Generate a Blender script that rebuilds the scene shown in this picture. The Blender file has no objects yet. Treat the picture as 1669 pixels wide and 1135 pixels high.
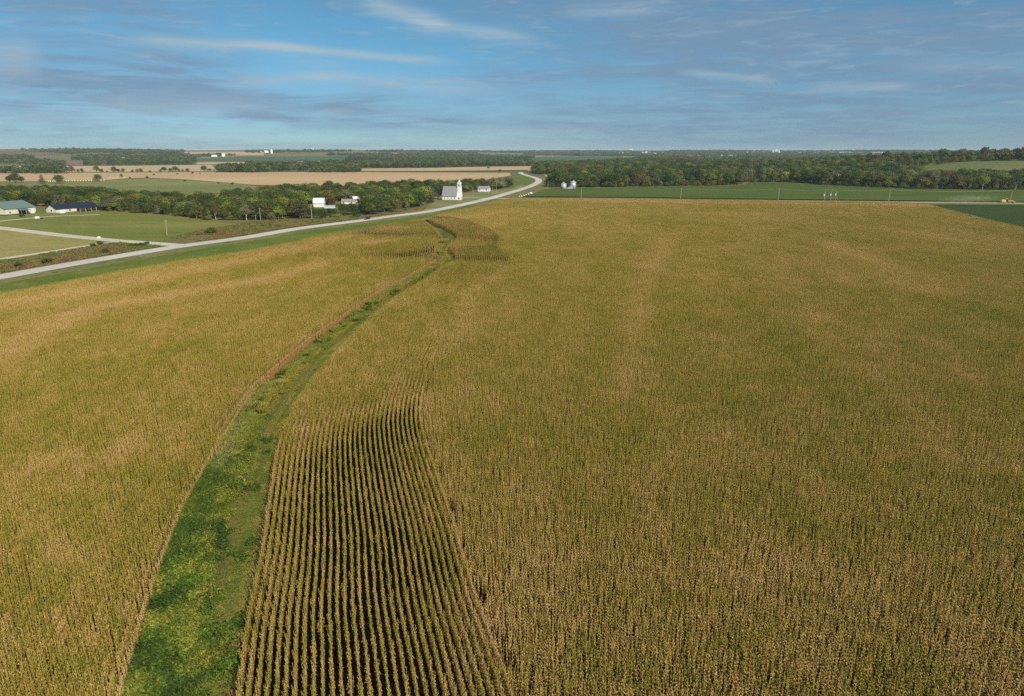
import bpy, math, random
import numpy as np
from mathutils import Vector
from mathutils.geometry import tessellate_polygon

R = math.radians
random.seed(7)
rng = np.random.default_rng(11)
scene = bpy.context.scene
C = scene.collection

# ------------------------------------------------------------------ camera
PW, PH, F = 1669.0, 1135.0, 1113.0
CX, CY, HORIZON = PW / 2, PH / 2, 246.0
PITCH = math.atan((CY - HORIZON) / F)
CAMZ = 45.3
cP, sP = math.cos(PITCH), math.sin(PITCH)
cam = bpy.data.cameras.new("camera")
cam.sensor_width = 36.0
cam.lens = 36.0 * F / PW
cam.clip_start, cam.clip_end = 0.5, 60000.0
camo = bpy.data.objects.new("camera", cam)
camo.location = (0, 0, CAMZ)
camo.rotation_euler = (R(90) - PITCH, 0, 0)
C.objects.link(camo)
scene.camera = camo

scene.render.engine = 'CYCLES'
cy = scene.cycles
cy.max_bounces = 5
cy.diffuse_bounces = 3
cy.glossy_bounces = 2
cy.transmission_bounces = 3
cy.volume_bounces = 1
cy.transparent_max_bounces = 6
cy.use_denoising = False
cy.sample_clamp_indirect = 6.0

# node wiring shorthand, used by the sky and by every material
class N:
    def __init__(s, tree):
        s.t = tree

    def new(s, kind, **kw):
        n = s.t.nodes.new(kind)
        for k, v in kw.items():
            setattr(n, k, v)
        return n

    def put(s, v, sock):
        if hasattr(v, 'links') or isinstance(v, bpy.types.NodeSocket):
            s.t.links.new(v, sock)
        elif isinstance(v, (tuple, list)) and sock.type == 'RGBA' and len(v) == 3:
            sock.default_value = (*v, 1)
        else:
            sock.default_value = v

    def math(s, op, a, b=0.0, c=None, clamp=False):
        n = s.new('ShaderNodeMath', operation=op, use_clamp=clamp)
        s.put(a, n.inputs[0])
        if len(n.inputs) > 1:
            s.put(b, n.inputs[1])
        if c is not None:
            s.put(c, n.inputs[2])
        return n.outputs[0]

    def mix(s, f, a, b, blend='MIX'):
        n = s.new('ShaderNodeMix', data_type='RGBA', blend_type=blend)
        s.put(f, n.inputs[0])
        s.put(a, n.inputs[6])
        s.put(b, n.inputs[7])
        return n.outputs[2]

    def noise(s, vec, scale, detail=4, rough=0.55, dist=0.0):
        n = s.new('ShaderNodeTexNoise')
        if vec is not None:
            s.t.links.new(vec, n.inputs['Vector'])
        n.inputs['Scale'].default_value = scale
        n.inputs['Detail'].default_value = detail
        n.inputs['Roughness'].default_value = rough
        n.inputs['Distortion'].default_value = dist
        return n.outputs[0]

    def ramp(s, f, lo, hi):
        n = s.new('ShaderNodeMapRange', interpolation_type='SMOOTHSTEP')
        s.put(f, n.inputs[0])
        s.put(lo, n.inputs[1])
        s.put(hi, n.inputs[2])
        return n.outputs[0]

    def mapping(s, vec, scale=(1, 1, 1), rot=(0, 0, 0), loc=(0, 0, 0)):
        n = s.new('ShaderNodeMapping')
        s.t.links.new(vec, n.inputs[0])
        n.inputs['Scale'].default_value = scale
        n.inputs['Rotation'].default_value = rot
        n.inputs['Location'].default_value = loc
        return n.outputs[0]


# ------------------------------------------------------------------ light
SUN_EL, SUN_AZ = R(39), R(38)          # azimuth measured from behind the camera towards the right
sdir = Vector((math.sin(SUN_AZ) * math.cos(SUN_EL), -math.cos(SUN_AZ) * math.cos(SUN_EL), math.sin(SUN_EL)))
sun = bpy.data.lights.new("sun", 'SUN')
sun.energy = 5.0
sun.angle = R(0.5)
sun.color = (1.0, 0.92, 0.77)
suno = bpy.data.objects.new("sun", sun)
suno.rotation_euler = sdir.to_track_quat('Z', 'Y').to_euler()
suno.location = (200, -200, 300)
C.objects.link(suno)

scene.view_settings.view_transform = 'Standard'
scene.view_settings.look = 'None'
scene.view_settings.gamma = 1.0
scene.view_settings.exposure = 0.05


def sky_angles(px, py):
    x, y, z = ray(px, py)
    return math.degrees(math.atan2(x, y)), math.degrees(math.atan2(z, math.hypot(x, y)))


def ray(px, py):
    dx, dy = (px - CX) / F, (CY - py) / F
    return dx, cP + dy * sP, -sP + dy * cP


# ------------------------------------------------------------------ sky: clear blue with thin cirrus and grey altocumulus veils
def make_sky():
    w = bpy.data.worlds.new("World")
    scene.world = w
    w.use_nodes = True
    w.node_tree.nodes.clear()
    n = N(w.node_tree)
    out = n.new('ShaderNodeOutputWorld')
    bg = n.new('ShaderNodeBackground')
    bg.inputs['Strength'].default_value = 0.096
    n.t.links.new(bg.outputs[0], out.inputs[0])
    sk = n.new('ShaderNodeTexSky', sky_type='NISHITA', sun_disc=False)
    sk.sun_elevation = SUN_EL
    sk.sun_rotation = math.pi - SUN_AZ
    sk.altitude = 400
    sk.air_density, sk.dust_density, sk.ozone_density = 1.0, 0.2, 3.0
    d = n.new('ShaderNodeTexCoord').outputs['Generated']
    sx = n.new('ShaderNodeSeparateXYZ')
    n.t.links.new(d, sx.inputs[0])
    az = n.math('MULTIPLY', n.math('ARCTAN2', sx.outputs[0], sx.outputs[1]), 180 / math.pi)
    el = n.math('MULTIPLY', n.math('ARCSINE', sx.outputs[2]), 180 / math.pi)
    # the blue, a little deeper than the model's and paler towards the skyline
    f = n.ramp(el, -1.0, 11.0)
    tint = n.mix(f, SKY_LOW, SKY_HIGH)
    blue = n.mix(1.0, sk.outputs[0], tint, 'MULTIPLY')
    cv = n.new('ShaderNodeCombineXYZ')
    n.put(az, cv.inputs[0])
    n.put(n.math('MULTIPLY', el, 4.5), cv.inputs[1])
    A = cv.outputs[0]
    veil = n.noise(n.mapping(A, (0.035, 0.06, 1), loc=(3.1, 1.7, 0)), 1.0, 5, 0.55, 0.6)
    fine = n.noise(n.mapping(A, (0.10, 0.20, 1), rot=(0, 0, -0.10), loc=(9, 4, 0)), 1.0, 8, 0.6, 1.0)
    wob = n.math('SUBTRACT', n.noise(n.mapping(A, (0.12, 0.10, 1)), 1.0, 4, 0.6, 0.3), 0.5)
    wisp = n.noise(n.mapping(A, (0.07, 0.30, 1), rot=(0, 0, 0.05)), 1.0, 5, 0.55, 0.6)

    fib0 = n.noise(n.mapping(A, (0.11, 0.27, 1), rot=(0, 0, -0.06), loc=(5, 3, 0)), 1.0, 9, 0.66, 1.0)

    def band(p0, p1, wid, soft=0.25, wobble=1.0, tex=0.6):
        """a strip of cloud between two points of the sky, with ragged edges"""
        a0, e0 = sky_angles(*p0)
        a1, e1 = sky_angles(*p1)
        L = math.hypot(a1 - a0, e1 - e0)
        ux, uy = (a1 - a0) / L, (e1 - e0) / L
        wd = wid / F * 180 / math.pi
        da, de = n.math('SUBTRACT', az, a0), n.math('SUBTRACT', el, e0)
        u = n.math('DIVIDE', n.math('ADD', n.math('MULTIPLY', da, ux), n.math('MULTIPLY', de, uy)), L)
        v = n.math('DIVIDE', n.math('ADD', n.math('MULTIPLY', da, -uy), n.math('MULTIPLY', de, ux)), wd)
        v = n.math('ADD', v, n.math('MULTIPLY', wob, wobble * 2.5))
        m = n.math('EXPONENT', n.math('MULTIPLY', n.math('MULTIPLY', v, v), -1.0))
        m = n.math('MULTIPLY', m, n.math('MULTIPLY', n.ramp(u, -soft, soft), n.ramp(u, 1 + soft, 1 - soft)))
        k = n.ramp(n.math('ADD', n.math('MULTIPLY', fine, 0.4), n.math('MULTIPLY', fib0, 0.6)), 0.40, 0.58)
        return n.math('MULTIPLY', m, n.math('ADD', n.math('MULTIPLY', k, tex), 1 - tex))

    def total(items):
        s = None
        for p0, p1, wid, amp, kw in items:
            b = n.math('MULTIPLY', band(p0, p1, wid, **kw), amp)
            s = b if s is None else n.math('ADD', s, b)
        return s
    grey = total([
        ((-60, 40), (330, 70), 70, 0.85, {}),
        ((-40, 165), (420, 150), 34, 0.95, dict(wobble=0.6)),
        ((250, 160), (640, 165), 13, 0.8, dict(wobble=0.5)),
        ((370, 186), (500, 190), 11, 0.8, dict(wobble=0.5)),
        ((520, 187), (770, 197), 13, 0.8, dict(wobble=0.5)),
        ((770, 135), (1010, 120), 22, 0.75, dict(wobble=0.7)),
        ((860, 20), (1750, 40), 55, 0.8, {}),
        ((1000, 75), (1750, 95), 45, 0.75, {}),
        ((840, 195), (1750, 200), 32, 0.8, {}),
        ((1100, 150), (1800, 155), 30, 0.75, {}),
        ((240, 95), (420, 85), 20, 0.5, {}),
        ((240, 238), (760, 236), 5, 0.55, dict(wobble=0.5)),
        ((850, 238), (1250, 232), 7, 0.5, dict(wobble=0.6)),
    ])
    white = total([
        ((225, 66), (480, 78), 7, 0.9, dict(wobble=0.35, tex=0.45)),
        ((440, 75), (710, 99), 5.5, 0.95, dict(wobble=0.25, tex=0.35)),
        ((590, 2), (720, 45), 13, 0.7, dict(wobble=0.5)),
        ((690, 38), (860, 64), 9, 0.75, dict(wobble=0.4)),
        ((380, 135), (560, 122), 8, 0.65, dict(wobble=0.3)),
        ((520, 125), (800, 145), 11, 0.55, dict(wobble=0.4)),
        ((150, 168), (430, 172), 13, 0.55, dict(wobble=0.4)),
        ((-60, 92), (60, 95), 18, 0.6, {}),
        ((930, 22), (1080, 14), 9, 0.5, {}),
        ((1120, 118), (1260, 132), 5, 0.6, dict(wobble=0.4)),
        ((1330, 145), (1480, 140), 6, 0.6, dict(wobble=0.4)),
        ((1480, 105), (1800, 110), 9, 0.35, {}),
        ((-50, 190), (260, 188), 8, 0.35, {}),
        ((780, 215), (1000, 212), 8, 0.35, {}),
    ])
    fib = n.noise(n.mapping(A, (0.09, 0.26, 1), rot=(0, 0, -0.08), loc=(2, 8, 0)), 1.0, 9, 0.66, 1.2)
    puff = n.noise(n.mapping(A, (0.20, 0.24, 1), rot=(0, 0, -0.12), loc=(1, 6, 0)), 1.0, 9, 0.6, 1.2)
    gen = n.math('ADD', n.math('MULTIPLY', veil, 0.45), n.math('ADD', n.math('MULTIPLY', fine, 0.25), n.math('ADD', n.math('MULTIPLY', puff, 0.17), n.math('MULTIPLY', fib, 0.13))))
    gen = n.math('MULTIPLY', n.ramp(gen, 0.43, 0.60), 0.50)
    gmask = n.math('ADD', n.math('MULTIPLY', grey, 0.8), gen, clamp=True)
    col = n.mix(n.math('MULTIPLY', gmask, 0.85), blue, CLOUD_GREY)
    wm = n.math('ADD', n.math('MULTIPLY', white, 0.95), n.math('MULTIPLY', n.math('MULTIPLY', n.ramp(puff, 0.46, 0.66), n.ramp(fib, 0.40, 0.62)), 0.30), clamp=True)
    col = n.mix(wm, col, CLOUD_WHITE)
    n.t.links.new(col, bg.inputs[0])


SKY_LOW, SKY_HIGH = (0.41, 0.63, 0.90), (0.41, 0.74, 0.82)
CLOUD_GREY, CLOUD_WHITE = (1.90, 2.95, 4.30), (3.9, 5.1, 5.9)
make_sky()


# ------------------------------------------------------------------ geometry of the view
def G(px, py, z=0.0):
    x, y, d = ray(px, py)
    t = (z - CAMZ) / d
    return np.array((x * t, y * t))


def proj(x, y, z):
    zz = z - CAMZ
    dep = y * cP - zz * sP
    up = y * sP + zz * cP
    dep = np.where(np.abs(dep) < 1e-6, 1e-6, dep)
    return CX + F * x / dep, CY - F * up / dep, dep


def sstep(a, b, x):
    t = np.clip((x - a) / (b - a), 0, 1)
    return t * t * (3 - 2 * t)


BUMP = (1010.0, 1330.0)


def height(x, y):
    x = np.asarray(x, float)
    y = np.asarray(y, float)
    r = np.hypot(x, y)
    az = np.degrees(np.arctan2(x, y))
    wl = sstep(4, -14, az) * sstep(-150, -100, az)
    hl = 53 * sstep(2500, 6800, r) + 5 * sstep(4000, 6500, r) * np.sin(az * 0.35 + 1.0)
    hr = 50 * sstep(4300, 10500, r) + 4 * sstep(6000, 9000, r) * np.sin(az * 0.5)
    h = wl * hl + (1 - wl) * hr
    dx, dy = x - BUMP[0], y - BUMP[1]
    u = (dx * BUMP[0] + dy * BUMP[1]) / math.hypot(*BUMP)
    v = (dx * BUMP[1] - dy * BUMP[0]) / math.hypot(*BUMP)
    h = h + 31 * np.exp(-(u / 330) ** 2 - (v / np.where(v > 0, 420, 420)) ** 2)
    return h


def GT(px, py):
    """where the sight line through a point of the view meets the terrain"""
    x, y, d = ray(px, py)
    t = np.geomspace(40, 15500, 900)
    below = (CAMZ + d * t) < height(x * t, y * t)
    k = int(np.argmax(below)) if below.any() else len(t) - 1
    lo, hi = t[max(k - 1, 0)], t[k]
    for _ in range(30):
        m = (lo + hi) / 2
        if CAMZ + d * m < float(height(x * m, y * m)):
            hi = m
        else:
            lo = m
    return np.array((x * hi, y * hi))


def inpoly(px, py, poly):
    px = np.asarray(px, float)
    py = np.asarray(py, float)
    ins = np.zeros(px.shape, bool)
    n = len(poly)
    for i in range(n):
        x0, y0 = poly[i]
        x1, y1 = poly[(i + 1) % n]
        if y0 == y1:
            continue
        c = ((y0 > py) != (y1 > py)) & (px < (x1 - x0) * (py - y0) / (y1 - y0) + x0)
        ins ^= c
    return ins


_lat = rng.random((256, 256))


def vnoise(x, y):
    xi, yi = np.floor(x).astype(int), np.floor(y).astype(int)
    fx, fy = x - xi, y - yi
    fx, fy = fx * fx * (3 - 2 * fx), fy * fy * (3 - 2 * fy)
    a = _lat[xi % 256, yi % 256]
    b = _lat[(xi + 1) % 256, yi % 256]
    c = _lat[xi % 256, (yi + 1) % 256]
    d = _lat[(xi + 1) % 256, (yi + 1) % 256]
    return (a * (1 - fx) + b * fx) * (1 - fy) + (c * (1 - fx) + d * fx) * fy


def fbm(x, y, o=4):
    s, a, t = 0, 1.0, 0
    for k in range(o):
        s = s + a * vnoise(x * 2 ** k + 17.3 * k, y * 2 ** k + 5.1 * k)
        t += a
        a *= 0.5
    return s / t


def catmull(pts, step):
    pts = np.asarray(pts, float)
    P = np.vstack([2 * pts[0] - pts[1], pts, 2 * pts[-1] - pts[-2]])
    out = []
    for i in range(1, len(P) - 2):
        p0, p1, p2, p3 = P[i - 1:i + 3]
        n = max(2, int(np.linalg.norm(p2 - p1) / step))
        for t in np.arange(n) / n:
            out.append(0.5 * ((2 * p1) + (-p0 + p2) * t + (2 * p0 - 5 * p1 + 4 * p2 - p3) * t * t
                              + (-p0 + 3 * p1 - 3 * p2 + p3) * t ** 3))
    out.append(P[-2])
    return resample(np.array(out), step)


def resample(p, step):
    seg = np.hypot(*np.diff(p, axis=0).T)
    s = np.concatenate([[0], np.cumsum(seg)])
    n = max(2, int(s[-1] / step) + 1)
    t = np.linspace(0, s[-1], n)
    return np.stack([np.interp(t, s, p[:, 0]), np.interp(t, s, p[:, 1])], 1)


def smooth(p, k):
    q = p.copy()
    for _ in range(k):
        q[1:-1] = (q[:-2] + 2 * q[1:-1] + q[2:]) / 4
    return q


def sdist(x, y, line):
    """signed distance to a polyline, positive on its right hand side; and the tangent there"""
    a, b = line[:-1], line[1:]
    d = b - a
    L2 = (d ** 2).sum(1)
    out = np.empty(len(x))
    for i in range(0, len(x), 20000):
        X, Y = x[i:i + 20000, None], y[i:i + 20000, None]
        t = np.clip(((X - a[:, 0]) * d[:, 0] + (Y - a[:, 1]) * d[:, 1]) / L2, 0, 1)
        ex, ey = X - a[:, 0] - t * d[:, 0], Y - a[:, 1] - t * d[:, 1]
        q = ex * ex + ey * ey
        k = q.argmin(1)
        r = np.arange(len(k))
        cr = d[k, 0] * ey[r, k] - d[k, 1] * ex[r, k]
        out[i:i + 20000] = np.sqrt(q[r, k]) * np.where(cr < 0, 1, -1)
    return out


# ------------------------------------------------------------------ node helpers and materials
def newmat(name):
    m = bpy.data.materials.new(name)
    m.use_nodes = True
    m.node_tree.nodes.clear()
    return m, N(m.node_tree)


def finish(m, n, color, rough=0.8, metal=0.0, bump=None, spec=0.3, transl=0.0):
    out = n.new('ShaderNodeOutputMaterial')
    b = n.new('ShaderNodeBsdfPrincipled')
    n.put(color, b.inputs['Base Color'])
    b.inputs['Roughness'].default_value = rough
    b.inputs['Metallic'].default_value = metal
    b.inputs['Specular IOR Level'].default_value = spec
    if bump is not None:
        bn = n.new('ShaderNodeBump')
        bn.inputs['Strength'].default_value = bump[1]
        bn.inputs['Distance'].default_value = bump[2]
        n.put(bump[0], bn.inputs['Height'])
        n.t.links.new(bn.outputs[0], b.inputs['Normal'])
    sh = b.outputs[0]
    if transl:
        tr = n.new('ShaderNodeBsdfTranslucent')
        n.put(color, tr.inputs[0])
        mx = n.new('ShaderNodeMixShader')
        mx.inputs[0].default_value = transl
        n.t.links.new(sh, mx.inputs[1])
        n.t.links.new(tr.outputs[0], mx.inputs[2])
        sh = mx.outputs[0]
    n.t.links.new(sh, out.inputs['Surface'])
    return m


def field_mat(name, a, b, c, s1=0.05, s2=0.6, stretch=(1, 1, 1), rot=0.0, c_at=(0.55, 0.7), bump=0.6, bscale=1.2, rough=0.9):
    """three tones of ground cover: a and b in broad patches, c in smaller flecks, with a rough surface"""
    m, n = newmat(name)
    g = n.new('ShaderNodeNewGeometry').outputs['Position']
    v = n.mapping(g, scale=stretch, rot=(0, 0, rot))
    f1 = n.ramp(n.noise(v, s1, 5), 0.35, 0.65)
    f2 = n.ramp(n.noise(v, s2, 4), *c_at)
    col = n.mix(f2, n.mix(f1, a, b), c)
    f3 = n.noise(g, bscale, 3)
    col = n.mix(n.ramp(f3, 0.3, 0.75), n.mix(1.0, col, (0.72, 0.72, 0.72), 'MULTIPLY'), n.mix(1.0, col, (1.18, 1.18, 1.18), 'MULTIPLY'))
    return finish(m, n, col, rough, bump=(f3, bump, 0.5), spec=0.1)


def plain_mat(name, col, rough=0.6, metal=0.0, var=0.12, scale=1.5, spec=0.4):
    m, n = newmat(name)
    tc = n.new('ShaderNodeTexCoord').outputs['Object']
    f = n.noise(tc, scale, 5)
    d = tuple(max(0, x * (1 - var)) for x in col)
    l = tuple(min(0.95, x * (1 + var)) for x in col)
    return finish(m, n, n.mix(n.ramp(f, 0.3, 0.7), d, l), rough, metal, spec=spec)


def siding_mat(name, col, pitch=0.25, axis=2, rough=0.6, metal=0.0, depth=0.03):
    """boards or ribs: a fine relief along one axis"""
    m, n = newmat(name)
    tc = n.new('ShaderNodeTexCoord').outputs['Object']
    sx = n.new('ShaderNodeSeparateXYZ')
    n.t.links.new(tc, sx.inputs[0])
    s = n.math('FRACT', n.math('DIVIDE', sx.outputs[axis], pitch))
    f = n.noise(tc, 0.6, 5)
    d = tuple(x * 0.88 for x in col)
    colr = n.mix(n.ramp(f, 0.3, 0.7), d, col)
    return finish(m, n, colr, rough, metal, bump=(s, 0.5, depth))


M = {}
M['grass_base'] = field_mat('rough grassland', (0.15, 0.145, 0.045), (0.24, 0.20, 0.08), (0.11, 0.115, 0.035), 0.004, 0.05, bscale=0.4)
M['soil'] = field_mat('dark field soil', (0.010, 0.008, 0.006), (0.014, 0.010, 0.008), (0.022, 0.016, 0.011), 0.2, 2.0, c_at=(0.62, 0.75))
M['waterway'] = field_mat('waterway turf', (0.085, 0.115, 0.018), (0.17, 0.17, 0.035), (0.15, 0.11, 0.045), 0.10, 0.35, stretch=(1, 0.4, 1), rot=0.3, c_at=(0.58, 0.75), bscale=2.5)
M['verge'] = field_mat('dry verge grass', (0.17, 0.17, 0.055), (0.24, 0.20, 0.08), (0.09, 0.13, 0.03), 0.02, 0.12, bscale=0.8)
M['ditch'] = field_mat('lush ditch grass', (0.105, 0.150, 0.018), (0.16, 0.185, 0.03), (0.21, 0.19, 0.05), 0.03, 0.10, bscale=0.8)
M['lawn'] = field_mat('mown lawn', (0.17, 0.19, 0.036), (0.23, 0.22, 0.055), (0.13, 0.16, 0.028), 0.02, 0.06, stretch=(0.3, 1, 1), rot=-0.35, bscale=0.8, bump=0.3)
M['hay'] = field_mat('cut hay strip', (0.34, 0.28, 0.095), (0.27, 0.25, 0.07), (0.42, 0.34, 0.14), 0.04, 0.25, stretch=(0.25, 1, 1), rot=-0.3, bscale=0.8, bump=0.3)
M['weeds'] = field_mat('brown weedy verge', (0.23, 0.17, 0.06), (0.17, 0.16, 0.05), (0.12, 0.10, 0.03), 0.03, 0.15, bscale=0.7, bump=0.9)
M['church_lawn'] = field_mat('dry churchyard grass', (0.27, 0.24, 0.10), (0.20, 0.20, 0.07), (0.16, 0.17, 0.05), 0.03, 0.1, bscale=0.8, bump=0.3)
M['pasture'] = field_mat('pale green pasture', (0.19, 0.20, 0.065), (0.25, 0.24, 0.085), (0.13, 0.15, 0.045), 0.008, 0.03, stretch=(0.4, 1, 1), bscale=0.4)
M['hill_pasture'] = field_mat('hillside pasture', (0.14, 0.16, 0.05), (0.20, 0.19, 0.075), (0.10, 0.12, 0.04), 0.006, 0.02, stretch=(0.4, 1, 1), bscale=0.3)
M['rust_grass'] = field_mat('rust brown range grass', (0.20, 0.12, 0.06), (0.17, 0.13, 0.06), (0.12, 0.10, 0.045), 0.01, 0.04, bscale=0.3)
M['tan'] = field_mat('ripe tan field', (0.52, 0.35, 0.185), (0.58, 0.41, 0.225), (0.42, 0.28, 0.14), 0.006, 0.03, stretch=(0.15, 1, 1), bscale=0.3, bump=0.3)
M['tan_pale'] = field_mat('pale stubble field', (0.50, 0.38, 0.22), (0.56, 0.44, 0.27), (0.40, 0.31, 0.17), 0.006, 0.03, stretch=(0.15, 1, 1), bscale=0.3, bump=0.3)
M['brown'] = field_mat('brown fallow field', (0.24, 0.155, 0.10), (0.20, 0.14, 0.08), (0.15, 0.12, 0.06), 0.006, 0.03, bscale=0.3)
M['soy'] = field_mat('green soybean rows', (0.070, 0.110, 0.016), (0.095, 0.130, 0.022), (0.12, 0.14, 0.028), 0.012, 0.25, stretch=(0.12, 1, 1), bscale=0.9, c_at=(0.5, 0.75))
M['soy_dark'] = field_mat('dark green soybean rows', (0.036, 0.062, 0.011), (0.050, 0.075, 0.014), (0.065, 0.08, 0.018), 0.015, 0.3, stretch=(0.12, 1, 1), bscale=0.9)
M['green_far'] = field_mat('distant green field', (0.065, 0.12, 0.045), (0.09, 0.14, 0.05), (0.05, 0.09, 0.03), 0.004, 0.02, stretch=(0.15, 1, 1), bscale=0.2)
M['gravel'] = field_mat('pale gravel', (0.56, 0.50, 0.38), (0.62, 0.56, 0.44), (0.46, 0.40, 0.30), 0.08, 0.8, bscale=3.0, bump=0.2)


def road_mat():
    m, n = newmat('worn pale concrete')
    g = n.new('ShaderNodeNewGeometry').outputs['Position']
    f1 = n.ramp(n.noise(g, 0.03, 5), 0.35, 0.65)
    f2 = n.ramp(n.noise(g, 0.4, 5), 0.4, 0.75)
    col = n.mix(n.math('MULTIPLY', f2, 0.4), n.mix(f1, (0.55, 0.51, 0.43), (0.64, 0.60, 0.51)), (0.38, 0.36, 0.33))
    uv = n.new('ShaderNodeUVMap')
    sx = n.new('ShaderNodeSeparateXYZ')
    n.t.links.new(uv.outputs[0], sx.inputs[0])
    u = sx.outputs[0]                       # across the road, 0..1: two wheel tracks per lane worn darker
    t = n.math('ABSOLUTE', n.math('SINE', n.math('MULTIPLY', u, math.pi * 4)))
    col = n.mix(n.math('MULTIPLY', n.ramp(t, 0.6, 1.0), 0.35), col, (0.36, 0.345, 0.32))
    j = n.math('FRACT', n.math('DIVIDE', sx.outputs[1], 6.0))
    col = n.mix(n.math('MULTIPLY', n.math('LESS_THAN', j, 0.02), 0.6), col, (0.18, 0.17, 0.16))
    return finish(m, n, col, 0.85, spec=0.2)


M['road'] = road_mat()


def corn_mat():
    m, n = newmat('ripening corn leaf')
    tint = n.new('ShaderNodeAttribute', attribute_name='tint').outputs['Fac']
    tone = n.new('ShaderNodeAttribute', attribute_name='tone', attribute_type='INSTANCER').outputs['Fac']
    g = n.new('ShaderNodeNewGeometry').outputs['Position']
    nz = n.math('SUBTRACT', n.noise(g, 1.7, 3), 0.5)
    t = n.math('ADD', n.math('ADD', tint, n.math('MULTIPLY', nz, 0.5)), n.math('MULTIPLY', n.math('SUBTRACT', tone, 0.45), 0.95))
    cr = n.new('ShaderNodeValToRGB')
    e = cr.color_ramp.elements
    e[0].position, e[0].color = 0.0, (0.165, 0.195, 0.018, 1)
    e[1].position, e[1].color = 1.0, (0.64, 0.43, 0.17, 1)
    for p, c in ((0.28, (0.32, 0.28, 0.026, 1)), (0.52, (0.46, 0.335, 0.046, 1)), (0.78, (0.55, 0.36, 0.110, 1))):
        x = e.new(p)
        x.color = c
    n.t.links.new(t, cr.inputs[0])
    red = n.math('SUBTRACT', tone, 1.0, clamp=True)
    # dead low leaves are brown, darkened further to paint in shade between rows
    old_shade = n.new('ShaderNodeAttribute', attribute_name='old_shade').outputs['Fac']
    col = n.mix(n.math('MULTIPLY', old_shade, 0.8), cr.outputs[0], (0.10, 0.060, 0.032))
    col = n.mix(n.math('MULTIPLY', red, 0.85), col, (0.52, 0.24, 0.10))
    out = n.new('ShaderNodeOutputMaterial')
    d = n.new('ShaderNodeBsdfPrincipled')
    n.put(col, d.inputs['Base Color'])
    d.inputs['Roughness'].default_value = 0.55
    d.inputs['Specular IOR Level'].default_value = 0.25
    tr = n.new('ShaderNodeBsdfTranslucent')
    n.put(col, tr.inputs[0])
    mx = n.new('ShaderNodeMixShader')
    mx.inputs[0].default_value = 0.12
    n.t.links.new(d.outputs[0], mx.inputs[1])
    n.t.links.new(tr.outputs[0], mx.inputs[2])
    n.t.links.new(mx.outputs[0], out.inputs['Surface'])
    return m


M['corn'] = corn_mat()


def leaf_mat(name, transl=0.25):
    """foliage: the colour comes from the plant itself (object colour, or its own attribute in a mass), flecked leaf by leaf"""
    m, n = newmat(name)
    oc = n.new('ShaderNodeObjectInfo').outputs['Color']
    ic = n.new('ShaderNodeAttribute', attribute_name='leafcol', attribute_type='INSTANCER').outputs['Vector']
    col = n.mix(1.0, oc, ic, 'ADD')
    tint = n.new('ShaderNodeAttribute', attribute_name='tint').outputs['Fac']
    k = n.new('ShaderNodeCombineColor')
    s = n.math('ADD', n.math('MULTIPLY', tint, 1.1), 0.75)
    n.put(n.math('MULTIPLY', s, n.math('ADD', 0.9, n.math('MULTIPLY', tint, 0.2))), k.inputs[0])
    n.put(s, k.inputs[1])
    n.put(n.math('MULTIPLY', s, 0.95), k.inputs[2])
    col = n.mix(1.0, col, k.outputs[0], 'MULTIPLY')
    return finish(m, n, col, 0.7, spec=0.15, transl=transl)


M['leaf'] = leaf_mat('tree foliage')
M['bark'] = plain_mat('grey brown bark', (0.14, 0.11, 0.08), 0.95, scale=3)
M['bark_pale'] = plain_mat('pale weathered bark', (0.42, 0.39, 0.33), 0.95, scale=3)


# ------------------------------------------------------------------ object helpers
def mesh_np(name, verts, faces, mat, attrs=None, smooth_=False):
    me = bpy.data.meshes.new(name)
    verts = np.asarray(verts, np.float32)
    me.vertices.add(len(verts))
    me.vertices.foreach_set('co', verts.ravel())
    faces = np.asarray(faces, np.int32)
    k = faces.shape[1]
    me.loops.add(faces.size)
    me.loops.foreach_set('vertex_index', faces.ravel())
    me.polygons.add(len(faces))
    me.polygons.foreach_set('loop_start', np.arange(0, faces.size, k, dtype=np.int32))
    me.update(calc_edges=True)
    if attrs:
        for a, v in attrs.items():
            at = me.attributes.new(a, 'FLOAT', 'POINT')
            at.data.foreach_set('value', np.asarray(v, np.float32))
    if mat:
        me.materials.append(mat)
    if smooth_:
        me.polygons.foreach_set('use_smooth', np.ones(len(faces), bool))
    me.update()
    return me


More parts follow.
